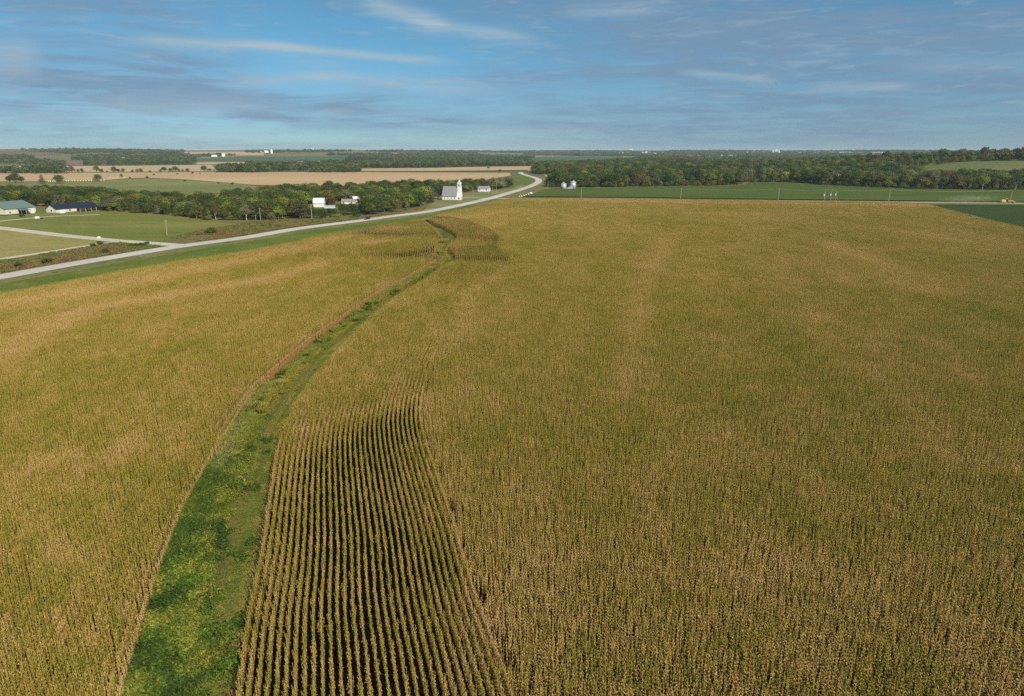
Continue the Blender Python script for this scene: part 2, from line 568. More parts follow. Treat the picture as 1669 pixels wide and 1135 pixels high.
class MB:
    def __init__(s):
        s.v, s.f = [], []

    def add(s, vs, fs):
        o = len(s.v)
        s.v += [tuple(map(float, v)) for v in vs]
        s.f += [tuple(o + i for i in f) for f in fs]
        return s

    def box(s, x0, y0, z0, x1, y1, z1):
        v = [(x, y, z) for z in (z0, z1) for y in (y0, y1) for x in (x0, x1)]
        return s.add(v, [(0, 2, 3, 1), (4, 5, 7, 6), (0, 1, 5, 4), (2, 6, 7, 3), (0, 4, 6, 2), (1, 3, 7, 5)])

    def prism(s, poly, x0, x1):
        """a (y, z) outline run along x"""
        n = len(poly)
        v = [(x0, y, z) for y, z in poly] + [(x1, y, z) for y, z in poly]
        f = [tuple(range(n - 1, -1, -1)), tuple(range(n, 2 * n))]
        f += [(i, (i + 1) % n, n + (i + 1) % n, n + i) for i in range(n)]
        return s.add(v, f)

    def prism_y(s, poly, y0, y1):
        n = len(poly)
        v = [(x, y0, z) for x, z in poly] + [(x, y1, z) for x, z in poly]
        f = [tuple(range(n)), tuple(range(2 * n - 1, n - 1, -1))]
        f += [(i, n + i, n + (i + 1) % n, (i + 1) % n) for i in range(n)]
        return s.add(v, f)

    def lathe(s, prof, n=20, cx=0, cy=0):
        o = []
        for r, z in prof:
            for i in range(n):
                a = 2 * math.pi * i / n
                o.append((cx + r * math.cos(a), cy + r * math.sin(a), z))
        f = []
        for k in range(len(prof) - 1):
            for i in range(n):
                j = (i + 1) % n
                f.append((k * n + i, k * n + j, (k + 1) * n + j, (k + 1) * n + i))
        f.append(tuple(range(n - 1, -1, -1)))
        f.append(tuple(range((len(prof) - 1) * n, len(prof) * n)))
        return s.add(o, f)

    def tube(s, p0, p1, r0, r1=None, n=7):
        r1 = r0 if r1 is None else r1
        p0, p1 = Vector(p0), Vector(p1)
        d = (p1 - p0).normalized()
        a = d.orthogonal().normalized()
        b = d.cross(a)
        v = []
        for p, r in ((p0, r0), (p1, r1)):
            for i in range(n):
                t = 2 * math.pi * i / n
                v.append(p + a * (r * math.cos(t)) + b * (r * math.sin(t)))
        f = [(i, (i + 1) % n, n + (i + 1) % n, n + i) for i in range(n)]
        f += [tuple(range(n - 1, -1, -1)), tuple(range(n, 2 * n))]
        return s.add(v, f)

    def wheel(s, x, y, z, r, w, n=16):
        """a disc with its axle along y"""
        v = []
        for yy in (y - w / 2, y + w / 2):
            for i in range(n):
                t = 2 * math.pi * i / n
                v.append((x + r * math.cos(t), yy, z + r * math.sin(t)))
        f = [(i, n + i, n + (i + 1) % n, (i + 1) % n) for i in range(n)]
        f += [tuple(range(n)), tuple(range(2 * n - 1, n - 1, -1))]
        return s.add(v, f)

    def mesh(s, name, mat):
        me = bpy.data.meshes.new(name)
        me.from_pydata(s.v, [], s.f)
        me.materials.append(mat)
        me.update()
        return me

    def build(s, name, mat, parent=None):
        o = bpy.data.objects.new(name, s.mesh(name, mat))
        C.objects.link(o)
        o.parent = parent
        return o


def tag(o, label=None, cat=None, group=None, kind=None):
    if label:
        o['label'] = label
    if cat:
        o['category'] = cat
    if group:
        o['group'] = group
    if kind:
        o['kind'] = kind
    return o


def thing(name, label, cat, loc=(0, 0, 0), rz=0.0, group=None):
    o = bpy.data.objects.new(name, None)
    o.empty_display_size = 0.5
    o.location = loc
    o.rotation_euler = (0, 0, rz)
    C.objects.link(o)
    return tag(o, label, cat, group)


def kids(o):
    return [c for c in bpy.data.objects if c.parent == o]


def copy_thing(src, children, loc, rz, label=None, scale=None):
    r = src.copy()
    C.objects.link(r)
    r.location = loc
    r.rotation_euler = (0, 0, rz)
    if scale is not None:
        r.scale = scale
    if label:
        r['label'] = label
    for ch, sub in children:
        c = ch.copy()
        C.objects.link(c)
        c.parent = r
        for g in sub:
            d = g.copy()
            C.objects.link(d)
            d.parent = c
    return r


def tree_of(o):
    ch = kids(o)
    return [(c, kids(c)) for c in ch]


# ------------------------------------------------------------------ the ground and what is laid on it
def ground():
    az = np.concatenate([np.arange(-180, -60, 4.0), np.arange(-60, 60, 0.6), np.arange(60, 180, 4.0)])
    rr = np.concatenate([[0.0, 8.0, 20.0], np.geomspace(40, 15800, 130)])
    A, RR = np.meshgrid(np.radians(az), rr)
    x, y = RR * np.sin(A), RR * np.cos(A)
    z = height(x, y)
    n, k = len(az), len(rr)
    idx = np.arange(n * k).reshape(k, n)
    nx = np.roll(idx, -1, axis=1)
    f = np.stack([idx[:-1], idx[1:], nx[1:], nx[:-1]], -1).reshape(-1, 4)
    me = mesh_np('ground', np.stack([x, y, z], -1).reshape(-1, 3), f[:, ::-1], M['grass_base'], smooth_=True)
    o = bpy.data.objects.new('ground', me)
    C.objects.link(o)
    tag(o, 'olive and tan grassland running out to the horizon', 'ground', kind='structure')
    # normals up
    if me.polygons[n * 40].normal.z < 0:
        me.flip_normals()


ground()


def sheet(name, poly, z, mat, label, cat='field', kind='structure'):
    """a flat patch of ground cover from its outline on the ground"""
    vs = [Vector((p[0], p[1], 0)) for p in poly]
    tris = tessellate_polygon([vs])
    me = bpy.data.meshes.new(name)
    me.from_pydata([(v.x, v.y, z) for v in vs], [], [tuple(t) for t in tris])
    me.materials.append(mat)
    me.update()
    if sum(p.normal.z * p.area for p in me.polygons) < 0:
        me.flip_normals()
    o = bpy.data.objects.new(name, me)
    C.objects.link(o)
    return tag(o, label, cat, kind=kind)


def px_poly(pts, z=0.0):
    return [G(a, b, z) for a, b in pts]


def strip(name, top, bot, mat, label, off=1.0, nx=48, ny=5, cat='field'):
    """a field on rolling ground between its far edge and its near edge"""
    x0, x1 = max(top[0][0], bot[0][0]), min(top[-1][0], bot[-1][0])
    x0, x1 = min(top[0][0], bot[0][0]), max(top[-1][0], bot[-1][0])
    v, f = [], []
    for i in range(nx + 1):
        t = i / nx
        xt = top[0][0] + (top[-1][0] - top[0][0]) * t
        xb = bot[0][0] + (bot[-1][0] - bot[0][0]) * t
        pt = GT(xt, np.interp(xt, *zip(*top)))
        pb = GT(xb, np.interp(xb, *zip(*bot)))
        for j in range(ny + 1):
            p = pt + (pb - pt) * j / ny
            v.append((p[0], p[1], float(height(*p)) + off))
    for i in range(nx):
        for j in range(ny):
            a = i * (ny + 1) + j
            f.append((a, a + 1, a + ny + 2, a + ny + 1))
    me = mesh_np(name, v, f, mat)
    if me.polygons[0].normal.z < 0:
        me.flip_normals()
    o = bpy.data.objects.new(name, me)
    C.objects.link(o)
    return tag(o, label, cat, kind='structure')


def ribbon(name, line, width, z, mat, label, cat='road', edge=None):
    line = np.asarray(line)
    d = np.gradient(line, axis=0)
    d /= np.hypot(d[:, 0], d[:, 1])[:, None]
    nrm = np.stack([d[:, 1], -d[:, 0]], 1)
    s = np.concatenate([[0], np.cumsum(np.hypot(*np.diff(line, axis=0).T))])
    cross = np.linspace(-0.5, 0.5, 7)
    v, uv = [], []
    for i, p in enumerate(line):
        for c in cross:
            q = p + nrm[i] * width * c
            v.append((q[0], q[1], z + 0.10 * (1 - (2 * c) ** 2)))
            uv.append((c + 0.5, s[i]))
    k = len(cross)
    f = [(i * k + j, i * k + j + 1, (i + 1) * k + j + 1, (i + 1) * k + j) for i in range(len(line) - 1) for j in range(k - 1)]
    me = mesh_np(name, v, f, mat, smooth_=True)
    ul = me.uv_layers.new(name='UVMap')
    li = np.empty(len(me.loops), np.int32)
    me.loops.foreach_get('vertex_index', li)
    ul.data.foreach_set('uv', np.asarray(uv, np.float32)[li].ravel())
    if me.polygons[0].normal.z < 0:
        me.flip_normals()
    o = bpy.data.objects.new(name, me)
    C.objects.link(o)
    return tag(o, label, cat, kind='structure')


# --- field outlines on the ground
CORN_H = 2.35
EDGE_H = 1.75
wl_px = [(160, 1420), (178, 1250), (195, 1135), (235, 1000), (270, 900), (300, 830), (345, 750), (385, 682), (415, 642), (440, 618),
         (500, 566), (560, 522), (610, 487), (660, 459), (695, 438), (712, 427), (709, 415), (711, 400), (719, 390.5), (714, 381),
         (703, 371.5), (691, 362.5)]
LEFT_EDGE = catmull([G(a, b) for a, b in wl_px], 1.2)
wr_px = [(350, 1420, EDGE_H), (368, 1250, EDGE_H), (386, 1135, EDGE_H), (402, 1010, EDGE_H), (425, 900, EDGE_H), (440, 800, EDGE_H),
         (455, 720, EDGE_H), (476, 670, EDGE_H), (510, 620, EDGE_H), (548, 575, EDGE_H), (602, 521, EDGE_H), (651, 482, EDGE_H),
         (700, 453, EDGE_H), (719, 437.5, EDGE_H), (732, 430.5, EDGE_H), (740.5, 427.3, EDGE_H), (743, 425.6, 0), (739.5, 420.5, 0), (735.5, 414.5, 0), (733.3, 410.5, 0), (736.5, 399.5, EDGE_H), (743, 391.5, EDGE_H), (745, 388.6, 0), (731, 378.5, 0),
         (714, 370, 0), (697, 362.5, 0)]
RIGHT_EDGE = catmull([G(a, b, z) for a, b, z in wr_px], 1.2)
road_side = [(-260, 527), (-150, 506), (0, 477), (100, 458), (200, 440), (300, 423), (400, 408), (480, 393), (530, 380.5), (600, 369.5),
             (660, 360.5), (694, 353.5), (720, 348), (760, 339.5), (800, 330.5), (828, 323)]
far_side = [(828, 323), (1000, 323.6), (1250, 326.6), (1400, 328.2), (1470, 329.2), (1508, 331.6)]
right_side = [(1508, 331.6), (1560, 345), (1615, 358), (1669, 371), (1760, 393), (1900, 428), (2300, 540)]
FIELD = [tuple(G(a, b, CORN_H)) for a, b in road_side + far_side[1:] + right_side[1:]] + [(260, 20), (60, 5), (-120, 5), (-330, 60)]

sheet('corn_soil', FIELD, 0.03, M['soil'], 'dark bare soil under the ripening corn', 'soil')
sheet('waterway', list(LEFT_EDGE) + list(RIGHT_EDGE[::-1]), 0.06, M['waterway'], 'winding grassed waterway between the two corn fields', 'grass strip')

hw_px = [(-330, 512), (-150, 478), (0, 452), (100, 434), (200, 417), (290, 402.5), (400, 387.5), (490, 372.5), (580, 361), (640, 352.7), (700, 344.8),
         (760, 332.6), (800, 323.3), (830, 314.8), (847, 309.8), (864, 304), (876, 298), (878, 294), (873, 290.5), (858, 286), (848.5, 282.4),
         (853, 279.6), (864, 277.4), (880, 276)]
HIGHWAY = catmull([G(a, b) for a, b in hw_px], 6.0)
sheet('verge', px_poly([(-260, 500), (0, 444), (290, 396), (560, 359), (640, 348), (700, 340), (760, 328), (800, 319.5), (815, 319), (835, 317), (850, 320), (840, 323.5),
                        (800, 331.5), (720, 350), (660, 363), (600, 372.5), (480, 397), (400, 412), (200, 445), (0, 483), (-260, 535)]),
      0.05, M['verge'], 'dry olive verge between highway and corn', 'verge')
sheet('ditch_grass', px_poly([(-260, 531), (0, 481), (200, 443), (300, 425.5), (400, 410.5), (480, 395.5), (560, 379), (640, 365), (700, 353.5), (760, 341), (780, 335),
                              (765, 334.5), (700, 350), (620, 361.5), (520, 374), (430, 390), (330, 406), (200, 428), (100, 446), (0, 463), (-260, 509)]),
      0.08, M['ditch'], 'vivid green grass in the roadside ditch', 'grass strip')
sheet('weedy_verge', px_poly([(-200, 452), (0, 424), (100, 410), (180, 397), (200, 393), (262, 391), (300, 383), (345, 371), (380, 366), (420, 361), (490, 358.5),
                              (545, 357.5), (600, 352), (640, 346), (705, 338), (700, 344), (580, 360), (490, 371), (400, 386), (290, 401), (200, 416), (0, 451), (-200, 485)]),
      0.055, M['weeds'], 'brown weedy grass along the far side of the highway', 'verge')
sheet('lawn', px_poly([(-250, 400), (-250, 376), (-60, 348), (60, 347), (160, 345), (240, 349), (300, 355), (345, 361), (385, 366), (350, 371), (300, 382), (268, 392.5),
                       (190, 393), (100, 385), (0, 374), (-60, 367)]), 0.07, M['lawn'], 'mown green lawn in front of the sheds', 'lawn')
sheet('hay_strip', px_poly([(-250, 400), (-60, 368.5), (0, 374), (60, 380), (130, 387.5), (172, 395), (150, 400), (100, 408), (0, 423), (-250, 460)]),
      0.075, M['hay'], 'tan mown hay strip between the two tracks', 'field')
sheet('churchyard', px_poly([(690, 346), (702, 330), (703, 318), (735, 317), (800, 312), (836, 307), (850, 301), (862, 304), (846, 309), (830, 314),
                             (800, 322.5), (760, 332)]), 0.07, M['church_lawn'], 'dry mown grass round the white church', 'lawn')
sheet('meadow', px_poly([(820, 300), (834, 290), (840, 284), (849, 283.5), (862, 288), (872, 293), (870, 298), (860, 303), (845, 308), (836, 308)]),
      0.06, M['ditch'], 'green meadow inside the bend of the highway', 'field')

ribbon('road', HIGHWAY, 10.5, 0.12, M['road'], 'pale two lane highway sweeping past the church')
GR = np.array([G(798, 323.6), G(1669, 331.6)])
GRAVEL = np.array([GR[0] + (GR[1] - GR[0]) * t for t in np.linspace(0, 1.6, 60)])
ribbon('gravel_road', GRAVEL, 7.0, 0.10, M['gravel'], 'straight pale gravel road along the far edge of the corn')
DRIVE = catmull([G(a, b) for a, b in [(300, 401), (262, 398), (220, 395), (190, 393), (150, 389), (100, 384), (50, 378), (0, 372), (-80, 363), (-240, 348)]], 4)
ribbon('driveway', DRIVE, 8.5, 0.13, M['gravel'], 'pale gravel drive leaving the highway for the sheds', 'driveway')
TRACK = catmull([G(a, b) for a, b in [(205, 394.5), (180, 396), (150, 400), (100, 408), (50, 415.5), (0, 423), (-80, 436), (-240, 462)]], 4)
ribbon('farm_track', TRACK, 5.0, 0.115, M['gravel'], 'narrow pale track below the hay strip', 'track')
ribbon('house_drive', catmull([G(a, b) for a, b in [(-70, 369), (-30, 365), (0, 361), (30, 358), (55, 355.5), (80, 353.5), (110, 352), (140, 351), (162, 350)]], 3),
       4.6, 0.12, M['gravel'], 'pale drive running past both farm buildings', 'driveway')
ribbon('church_drive', catmull([G(a, b) for a, b in [(795, 323.2), (780, 323), (764, 323), (745, 322), (720, 321.8), (690, 321.6)]], 4),
       6.0, 0.105, M['gravel'], 'pale drive from the highway behind the church', 'driveway')

# fields beyond the corn
SOY_TOP = [(868, 316), (885, 309.5), (905, 307), (1000, 306), (1090, 304), (1180, 303), (1212, 301), (1225, 297.5), (1300, 298), (1345, 302.5), (1400, 304),
           (1500, 309), (1600, 310), (1669, 310.5), (1900, 312)]
sheet('soybean_field', [G(a, b, 0.8) for a, b in SOY_TOP] + [G(a, b, 0.8) for a, b in [(1900, 331), (1669, 329), (1400, 326), (1000, 321.3), (852, 320.5)]],
      0.8, M['soy'], 'level green soybean field in front of the woods')
sheet('soybean_field', [G(a, b, 0.8) for a, b in [(1480, 333.2), (1669, 334), (1900, 337), (2300, 345), (2300, 560), (1900, 440), (1669, 378), (1560, 350)]],
      0.8, M['soy_dark'], 'dark green soybeans in the corner beside the corn')

strip('pasture', [(-200, 298), (150, 294), (230, 290), (300, 293), (420, 303)], [(-200, 322), (60, 322), (250, 334), (330, 336), (420, 325)], M['pasture'],
      'pale green pasture behind the left hand wood', 0.2)
strip('grain_field', [(-250, 284), (210, 282), (330, 281.5), (560, 281), (832, 282.3)], [(-250, 298), (60, 296.5), (170, 294.5), (230, 290), (300, 293), (420, 303), (700, 304), (780, 296), (832, 287)],
      M['tan'], 'broad tan field behind the pasture and left hand wood', 0.6)
strip('green_strip', [(330, 279.5), (590, 279.3), (860, 278)], [(330, 281.4), (590, 281), (860, 281)], M['green_far'], 'narrow dark green strip between two tan fields', 0.5)
strip('grain_field', [(575, 275.5), (700, 274.5), (760, 272.8), (866, 271.5)], [(575, 279.2), (700, 279.2), (866, 277.5)], M['tan'], 'tan field against the far line of trees', 0.6)
strip('grain_field', [(-120, 272), (92, 271.5), (345, 269.5)], [(-120, 281.5), (100, 281), (355, 280)], M['tan_pale'], 'pale tan field behind the hedge line', 0.6)
strip('grain_field', [(455, 273.5), (540, 273)], [(450, 277.5), (545, 277)], M['tan_pale'], 'small tan field among scattered trees', 0.6)
strip('grain_field', [(462, 263.5), (543, 262.8)], [(440, 269.5), (545, 268.5)], M['tan_pale'], 'pale tan field below the distant green field', 0.6)
strip('grain_field', [(323, 265.5), (440, 264)], [(318, 268.5), (440, 268)], M['tan_pale'], 'narrow tan field left of the scattered trees', 0.6)
strip('crop_field', [(305, 261), (345, 257.5), (420, 255.5), (575, 255)], [(300, 263), (420, 263), (575, 262.5)], M['green_far'], 'distant dark green field below the farmstead', 1.0)
strip('hill_field', [(-60, 246), (95, 246.5)], [(-60, 253), (100, 253.5)], M['rust_grass'], 'reddish brown slope on the left skyline', 1.0)
strip('hill_field', [(285, 248.2), (430, 248)], [(300, 253.5), (430, 254)], M['tan'], 'pinkish tan field high on the left skyline', 1.0)
strip('fallow_field', [(104, 262), (138, 261.5)], [(101, 271), (138, 270.5)], M['brown'], 'small brown fallow field among trees')
strip('hill_field', [(574, 250), (718, 249.5)], [(574, 253.2), (720, 253)], M['tan_pale'], 'pale strip field on the middle skyline', 1.0)
strip('crop_field', [(790, 254.5), (870, 254)], [(780, 259), (870, 259)], M['green_far'], 'distant green field above the tree belt', 1.0)
strip('crop_field', [(866, 256), (1015, 255.5)], [(860, 263), (1010, 262)], M['green_far'], 'green valley field below the white town buildings', 1.0)
strip('crop_field', [(872, 254.4), (925, 254)], [(872, 255.6), (928, 255.2)], M['tan_pale'], 'thin pale strip in the valley', 1.3)
strip('grain_field', [(887, 286), (912, 285)], [(890, 289), (908, 289)], M['tan'], 'small tan patch behind the grain bin trees', 0.6)
strip('hill_pasture', [(1462, 275), (1530, 266), (1580, 263.5), (1669, 262.5), (1900, 262)], [(1462, 279), (1500, 284), (1580, 290), (1669, 291), (1900, 292)], M['hill_pasture'],
      'pale green pasture on the right hand hill', 0.5)
strip('hill_grass', [(1590, 258), (1669, 255), (1900, 254)], [(1560, 263.5), (1669, 262.4), (1900, 262)], M['rust_grass'], 'rusty grass on the crown of the right hand hill', 0.6)

# ------------------------------------------------------------------ scattering (crops, grass, woods)
_protos = {}


def proto_collection(name, meshes):
    col = bpy.data.collections.new(name)
    for i, me in enumerate(meshes):
        o = bpy.data.objects.new('%s.%03d' % (name, i), me)
        o.color = (0, 0, 0, 1)
        col.objects.link(o)
    return col


def scatter_group(col):
    if col.name in _protos:
        return _protos[col.name]
    t = bpy.data.node_groups.new('scatter ' + col.name, 'GeometryNodeTree')
    t.interface.new_socket('Geometry', in_out='INPUT', socket_type='NodeSocketGeometry')
    t.interface.new_socket('Geometry', in_out='OUTPUT', socket_type='NodeSocketGeometry')
    n = t.nodes
    gi, go = n.new('NodeGroupInput'), n.new('NodeGroupOutput')
    ci = n.new('GeometryNodeCollectionInfo')
    ci.inputs['Collection'].default_value = col
    ci.inputs['Separate Children'].default_value = True
    ci.inputs['Reset Children'].default_value = True
    ip = n.new('GeometryNodeInstanceOnPoints')
    ip.inputs['Pick Instance'].default_value = True

    def attr(name, typ):
        a = n.new('GeometryNodeInputNamedAttribute')
        a.data_type = typ
        a.inputs['Name'].default_value = name
        return a.outputs['Attribute']
    t.links.new(gi.outputs[0], ip.inputs['Points'])
    t.links.new(ci.outputs[0], ip.inputs['Instance'])
    t.links.new(attr('pick', 'INT'), ip.inputs['Instance Index'])
    t.links.new(attr('turn', 'FLOAT_VECTOR'), ip.inputs['Rotation'])
    t.links.new(attr('size', 'FLOAT_VECTOR'), ip.inputs['Scale'])
    t.links.new(ip.outputs[0], go.inputs[0])
    _protos[col.name] = t
    return t


def scatter(name, pts, rz, size, pick, col, label, cat, tone=None, leafcol=None, tilt=0.0):
    pts = np.asarray(pts, np.float32)
    n = len(pts)
    me = bpy.data.meshes.new(name)
    me.vertices.add(n)
    me.vertices.foreach_set('co', pts.ravel())

    def put(a, typ, key, v):
        at = me.attributes.new(a, typ, 'POINT')
        at.data.foreach_set(key, np.ascontiguousarray(v).ravel())
    turn = np.zeros((n, 3), np.float32)
    turn[:, 2] = rz
    if tilt:
        turn[:, :2] = rng.normal(0, tilt, (n, 2))
    put('turn', 'FLOAT_VECTOR', 'vector', turn)
    size = np.asarray(size, np.float32)
    if size.ndim == 1:
        size = np.repeat(size[:, None], 3, 1)
    put('size', 'FLOAT_VECTOR', 'vector', size)
    put('pick', 'INT', 'value', np.asarray(pick, np.int32))
    if tone is not None:
        put('tone', 'FLOAT', 'value', np.asarray(tone, np.float32))
    if leafcol is not None:
        put('leafcol', 'FLOAT_VECTOR', 'vector', np.asarray(leafcol, np.float32))
    me.update()
    o = bpy.data.objects.new(name, me)
    C.objects.link(o)
    o.color = (0, 0, 0, 1)
    md = o.modifiers.new('scatter', 'NODES')
    md.node_group = scatter_group(col)
    return tag(o, label, cat, kind='stuff')


# --- a length of corn row, plant by plant
SEG = 2.4


def corn_segment(seed, stand=False):
    r = np.random.default_rng(seed)
    V, Fc, T, O = [], [], [], []

    def quadstrip(c, wdir, wid, tint, old_shade=0.0):
        o = len(V)
        for p, w in zip(c, wid):
            V.append(p - wdir * w / 2)
            V.append(p + wdir * w / 2)
            T.extend([tint, tint])
            O.extend([old_shade, old_shade])
        for i in range(len(c) - 1):
            Fc.append((o + 2 * i, o + 2 * i + 1, o + 2 * i + 3, o + 2 * i + 2))
    npl = 11 if stand else 14          # thin stand of separate plants, or a closed row
    for k in range(npl):
        x = -SEG / 2 + SEG * (k + 0.5) / npl + r.normal(0, 0.05 if stand else 0.02)
        y = r.normal(0, 0.04 if stand else 0.018)
        if r.random() < (0.07 if stand else 0.03):
            continue
        ht = r.normal(2.12, 0.17)
        lean = r.normal(0, 0.05, 2)
        base = np.array((x, y, 0.0))
        top = np.array((x + lean[0] * ht, y + lean[1] * ht, ht))
        a0 = r.uniform(0, math.pi)
        for j in range(2):
            w = np.array((math.cos(a0 + j * 1.57), math.sin(a0 + j * 1.57), 0))
            quadstrip([base, top], w, [0.035, 0.022], 0.55)
        plane = math.pi / 2 + r.normal(0, 0.8) if stand else r.normal(0, 0.6)
        age = r.normal(0, 0.12)
        nl = 8
        for i in range(nl):
            h = 0.75 + (ht - 0.80) * i / (nl - 1)
            az = plane + (math.pi if i % 2 else 0) + r.normal(0, 0.3)
            d = np.array((math.cos(az), math.sin(az), 0))
            w = np.array((-d[1], d[0], 0))
            f = i / (nl - 1)
            L = (0.27 + 0.09 * math.sin(math.pi * min(1, f * 1.1))) * r.uniform(0.75, 1.15)
            if f > 0.85:
                L *= 0.8
            up = r.uniform(1.15, 1.42) if f > 0.3 else r.uniform(0.6, 1.1)
            droop = r.uniform(2.7, 3.6)
            if r.random() < (0.09 if f < 0.55 else 0.015):
                up, droop, L = r.uniform(0.8, 1.1), r.uniform(1.8, 2.6), r.uniform(0.42, 0.6)
            p = base + (top - base) * h / ht
            pts, wid = [p.copy()], [0.05]
            nseg = 4
            for s in range(nseg):
                th = up - droop * (s + 0.3) / nseg
                p = p + (d * math.cos(th) + np.array((0, 0, math.sin(th)))) * L / nseg
                pts.append(p.copy())
                wid.append((0.076, 0.078, 0.050, 0.010)[s])
            t = np.clip((0.8 if L > 0.42 else 0.30) + age + (0.55 - f) * 0.75 * (f < 0.55) + r.normal(0, 0.24), 0, 1)
            if f < 0.3:
                t = r.uniform(0.6, 1.0)
                L *= 0.75
            quadstrip(pts, w, wid, t, 1.0 if f < (0.43 if stand else 0.48) and r.random() < 0.9 else 0.0)  # lower leaves take the dead brown with the gap shade in it
        for s in range(4):
            az = r.uniform(0, 6.28)
            sp = 0.11 if s else 0.0
            tip = top + np.array((math.cos(az) * sp, math.sin(az) * sp, r.uniform(0.18, 0.3)))
            w = np.array((-math.sin(az), math.cos(az), 0))
            quadstrip([top, tip], w, [0.022, 0.014], 0.82)
        if r.random() < 0.85:
            az = r.uniform(0, 6.28)
            hz = r.uniform(0.85, 1.15)
            p = base + (top - base) * hz / ht
            q = p + np.array((math.cos(az) * 0.11, math.sin(az) * 0.11, r.uniform(-0.05, 0.2)))
            quadstrip([p, q], np.array((-math.sin(az), math.cos(az), 0)), [0.06, 0.05], 0.98)
    return mesh_np('corn_plants', np.array(V), np.array(Fc), M['corn'], {'tint': T, 'old_shade': O})


corn_col = proto_collection('corn_plants', [corn_segment(100 + i) for i in range(10)])
stand_col = proto_collection('corn_stand', [corn_segment(140 + i, True) for i in range(10)])


def in_view(x, y, mx=230, my=230):
    px, py, d = proj(x, y, np.full(len(x), 1.5))
    return (d > 5) & (px > -mx) & (px < PW + mx) & (py < PH + my)


def rows_along(line, side, d0, count, step=0.76):
    """rows that keep a set distance from a curved edge"""
    P, A, D = [], [], []
    for k in range(count):
        d = d0 + k * step
        base = smooth(line, int(2 + d * 0.3))
        t = np.gradient(base, axis=0)
        t /= np.hypot(t[:, 0], t[:, 1])[:, None]
        nrm = np.stack([t[:, 1], -t[:, 0]], 1) * side
        q = base + nrm * d
        keep = np.abs(sdist(q[:, 0], q[:, 1], base)) > d - 0.25
        q = q[keep]
        if len(q) < 5:
            continue
        q = resample(smooth(q, 2), SEG)
        u = rng.random()
        q = q[:-1] * (1 - u) + q[1:] * u            # every row starts at its own station
        tt = np.gradient(q, axis=0)
        m = in_view(q[:, 0], q[:, 1])
        P.append(q[m])
        A.append(np.arctan2(tt[m, 1], tt[m, 0]))
        D.append(np.full(m.sum(), d))
    return np.vstack(P), np.concatenate(A), np.concatenate(D)


def segs_dist(x, y, pts):
    return np.abs(sdist(x, y, np.asarray(pts, float)))


def streak(x, y, pxs, w):
    line = [G(a, b, CORN_H) for a, b in pxs]
    return np.exp(-(segs_dist(x, y, line) / w) ** 2)


def corn_tone(x, y, left):
    t = 0.355 + 0.22 * sstep(105, 45, np.hypot(x, y)) + 0.36 * (fbm(x * 0.022, y * 0.011, 4) - 0.5) + 0.42 * (fbm(x * 0.12 + 40, y * 0.06, 3) - 0.5)
    t = t + 0.50 * (fbm(x * 0.45 + 11, y * 0.30, 2) - 0.5) + rng.normal(0, 0.10, len(x))
    if left:
        t = t + 0.42 * streak(x, y, [(-100, 610), (0, 570), (140, 505), (270, 480), (420, 455), (520, 428)], 5)
        t = t + 0.40 * streak(x, y, [(-100, 512), (0, 492), (230, 455), (420, 418), (560, 385), (650, 369)], 9)
        t = t + 0.18 * streak(x, y, [(0, 760), (150, 735), (260, 700)], 5) + 0.15 * streak(x, y, [(0, 905), (120, 880), (190, 850)], 3)
        t = t + 1.3 * streak(x, y, [(600, 394), (622, 391)], 4)
    else:
        for p, w, a in (([(1090, 390), (1045, 470), (1030, 540), (1015, 640)], 4, 0.33), ([(1350, 395), (1430, 425), (1520, 472)], 7, 0.33),
                        ([(1310, 505), (1345, 520)], 5, 0.35), ([(1150, 545), (1240, 585)], 6, 0.2), ([(1540, 730), (1620, 745)], 3.5, 0.25),
                        ([(690, 650), (704, 700), (735, 800), (775, 930), (835, 1140)], 1.6, 0.3), ([(750, 545), (762, 480), (800, 452), (835, 432)], 3.0, 0.3),
                        ([(500, 690), (560, 668), (640, 655), (690, 640)], 2.5, 0.32), ([(860, 326), (1300, 331), (1480, 334)], 14, 0.3),
                        ([(1440, 333), (1500, 335)], 12, 0.5), ([(1000, 345), (1250, 348)], 14, 0.12), ([(840, 340), (700, 362)], 14, 0.22),
                        ([(950, 900), (1100, 930), (1300, 900)], 3.5, 0.2), ([(1330, 1010), (1500, 980), (1669, 1040)], 4, 0.18)):
            t = t + 0.85 * a * streak(x, y, p, w)
    return t


def add_corn(name, P, A, tone, label, grow=1.0, slim=1.0, col=None):
    n = len(P)
    A = A + np.where(rng.random(n) < 0.5, math.pi, 0) + rng.normal(0, 0.008, n)
    hz = (1.0 + 0.16 * (fbm(P[:, 0] * 0.05, P[:, 1] * 0.05, 3) - 0.5) + rng.normal(0, 0.03, n))
    hz = hz * grow
    size = np.stack([np.ones(n), rng.normal(1.0, 0.05, n) * slim, hz], 1)
    scatter(name, np.column_stack([P, np.full(n, 0.03)]), A, size, rng.integers(0, 10, n), col or corn_col, label, 'corn', tone=tone)


FIELDP = [tuple(p) for p in FIELD]
# left field: every row follows the waterway
P, A, D = rows_along(LEFT_EDGE, -1, -0.35, 440)
m = inpoly(P[:, 0], P[:, 1], FIELDP)
m &= sdist(P[:, 0], P[:, 1], LEFT_EDGE) < 0.5
P, A, D = P[m], A[m], D[m]
tone = corn_tone(P[:, 0], P[:, 1], True)
edge = np.exp(-((D + 0.5) / 1.0) ** 2) * (0.45 + 2.0 * sstep(90, 150, P[:, 1]) * sstep(330, 260, P[:, 1]))
tone = np.maximum(tone, 0) + edge * rng.uniform(0.6, 1.1, len(P))
add_corn('corn_crop', P, A, tone, 'golden green corn rows left of the waterway', np.where(P[:, 1] > 100, 0.55 + 0.45 * sstep(-0.4, 1.9, D), 0.85 + 0.15 * sstep(-0.4, 1.2, D)), np.where((P[:, 1] > 230) & (D < 70), 0.62, 0.88))
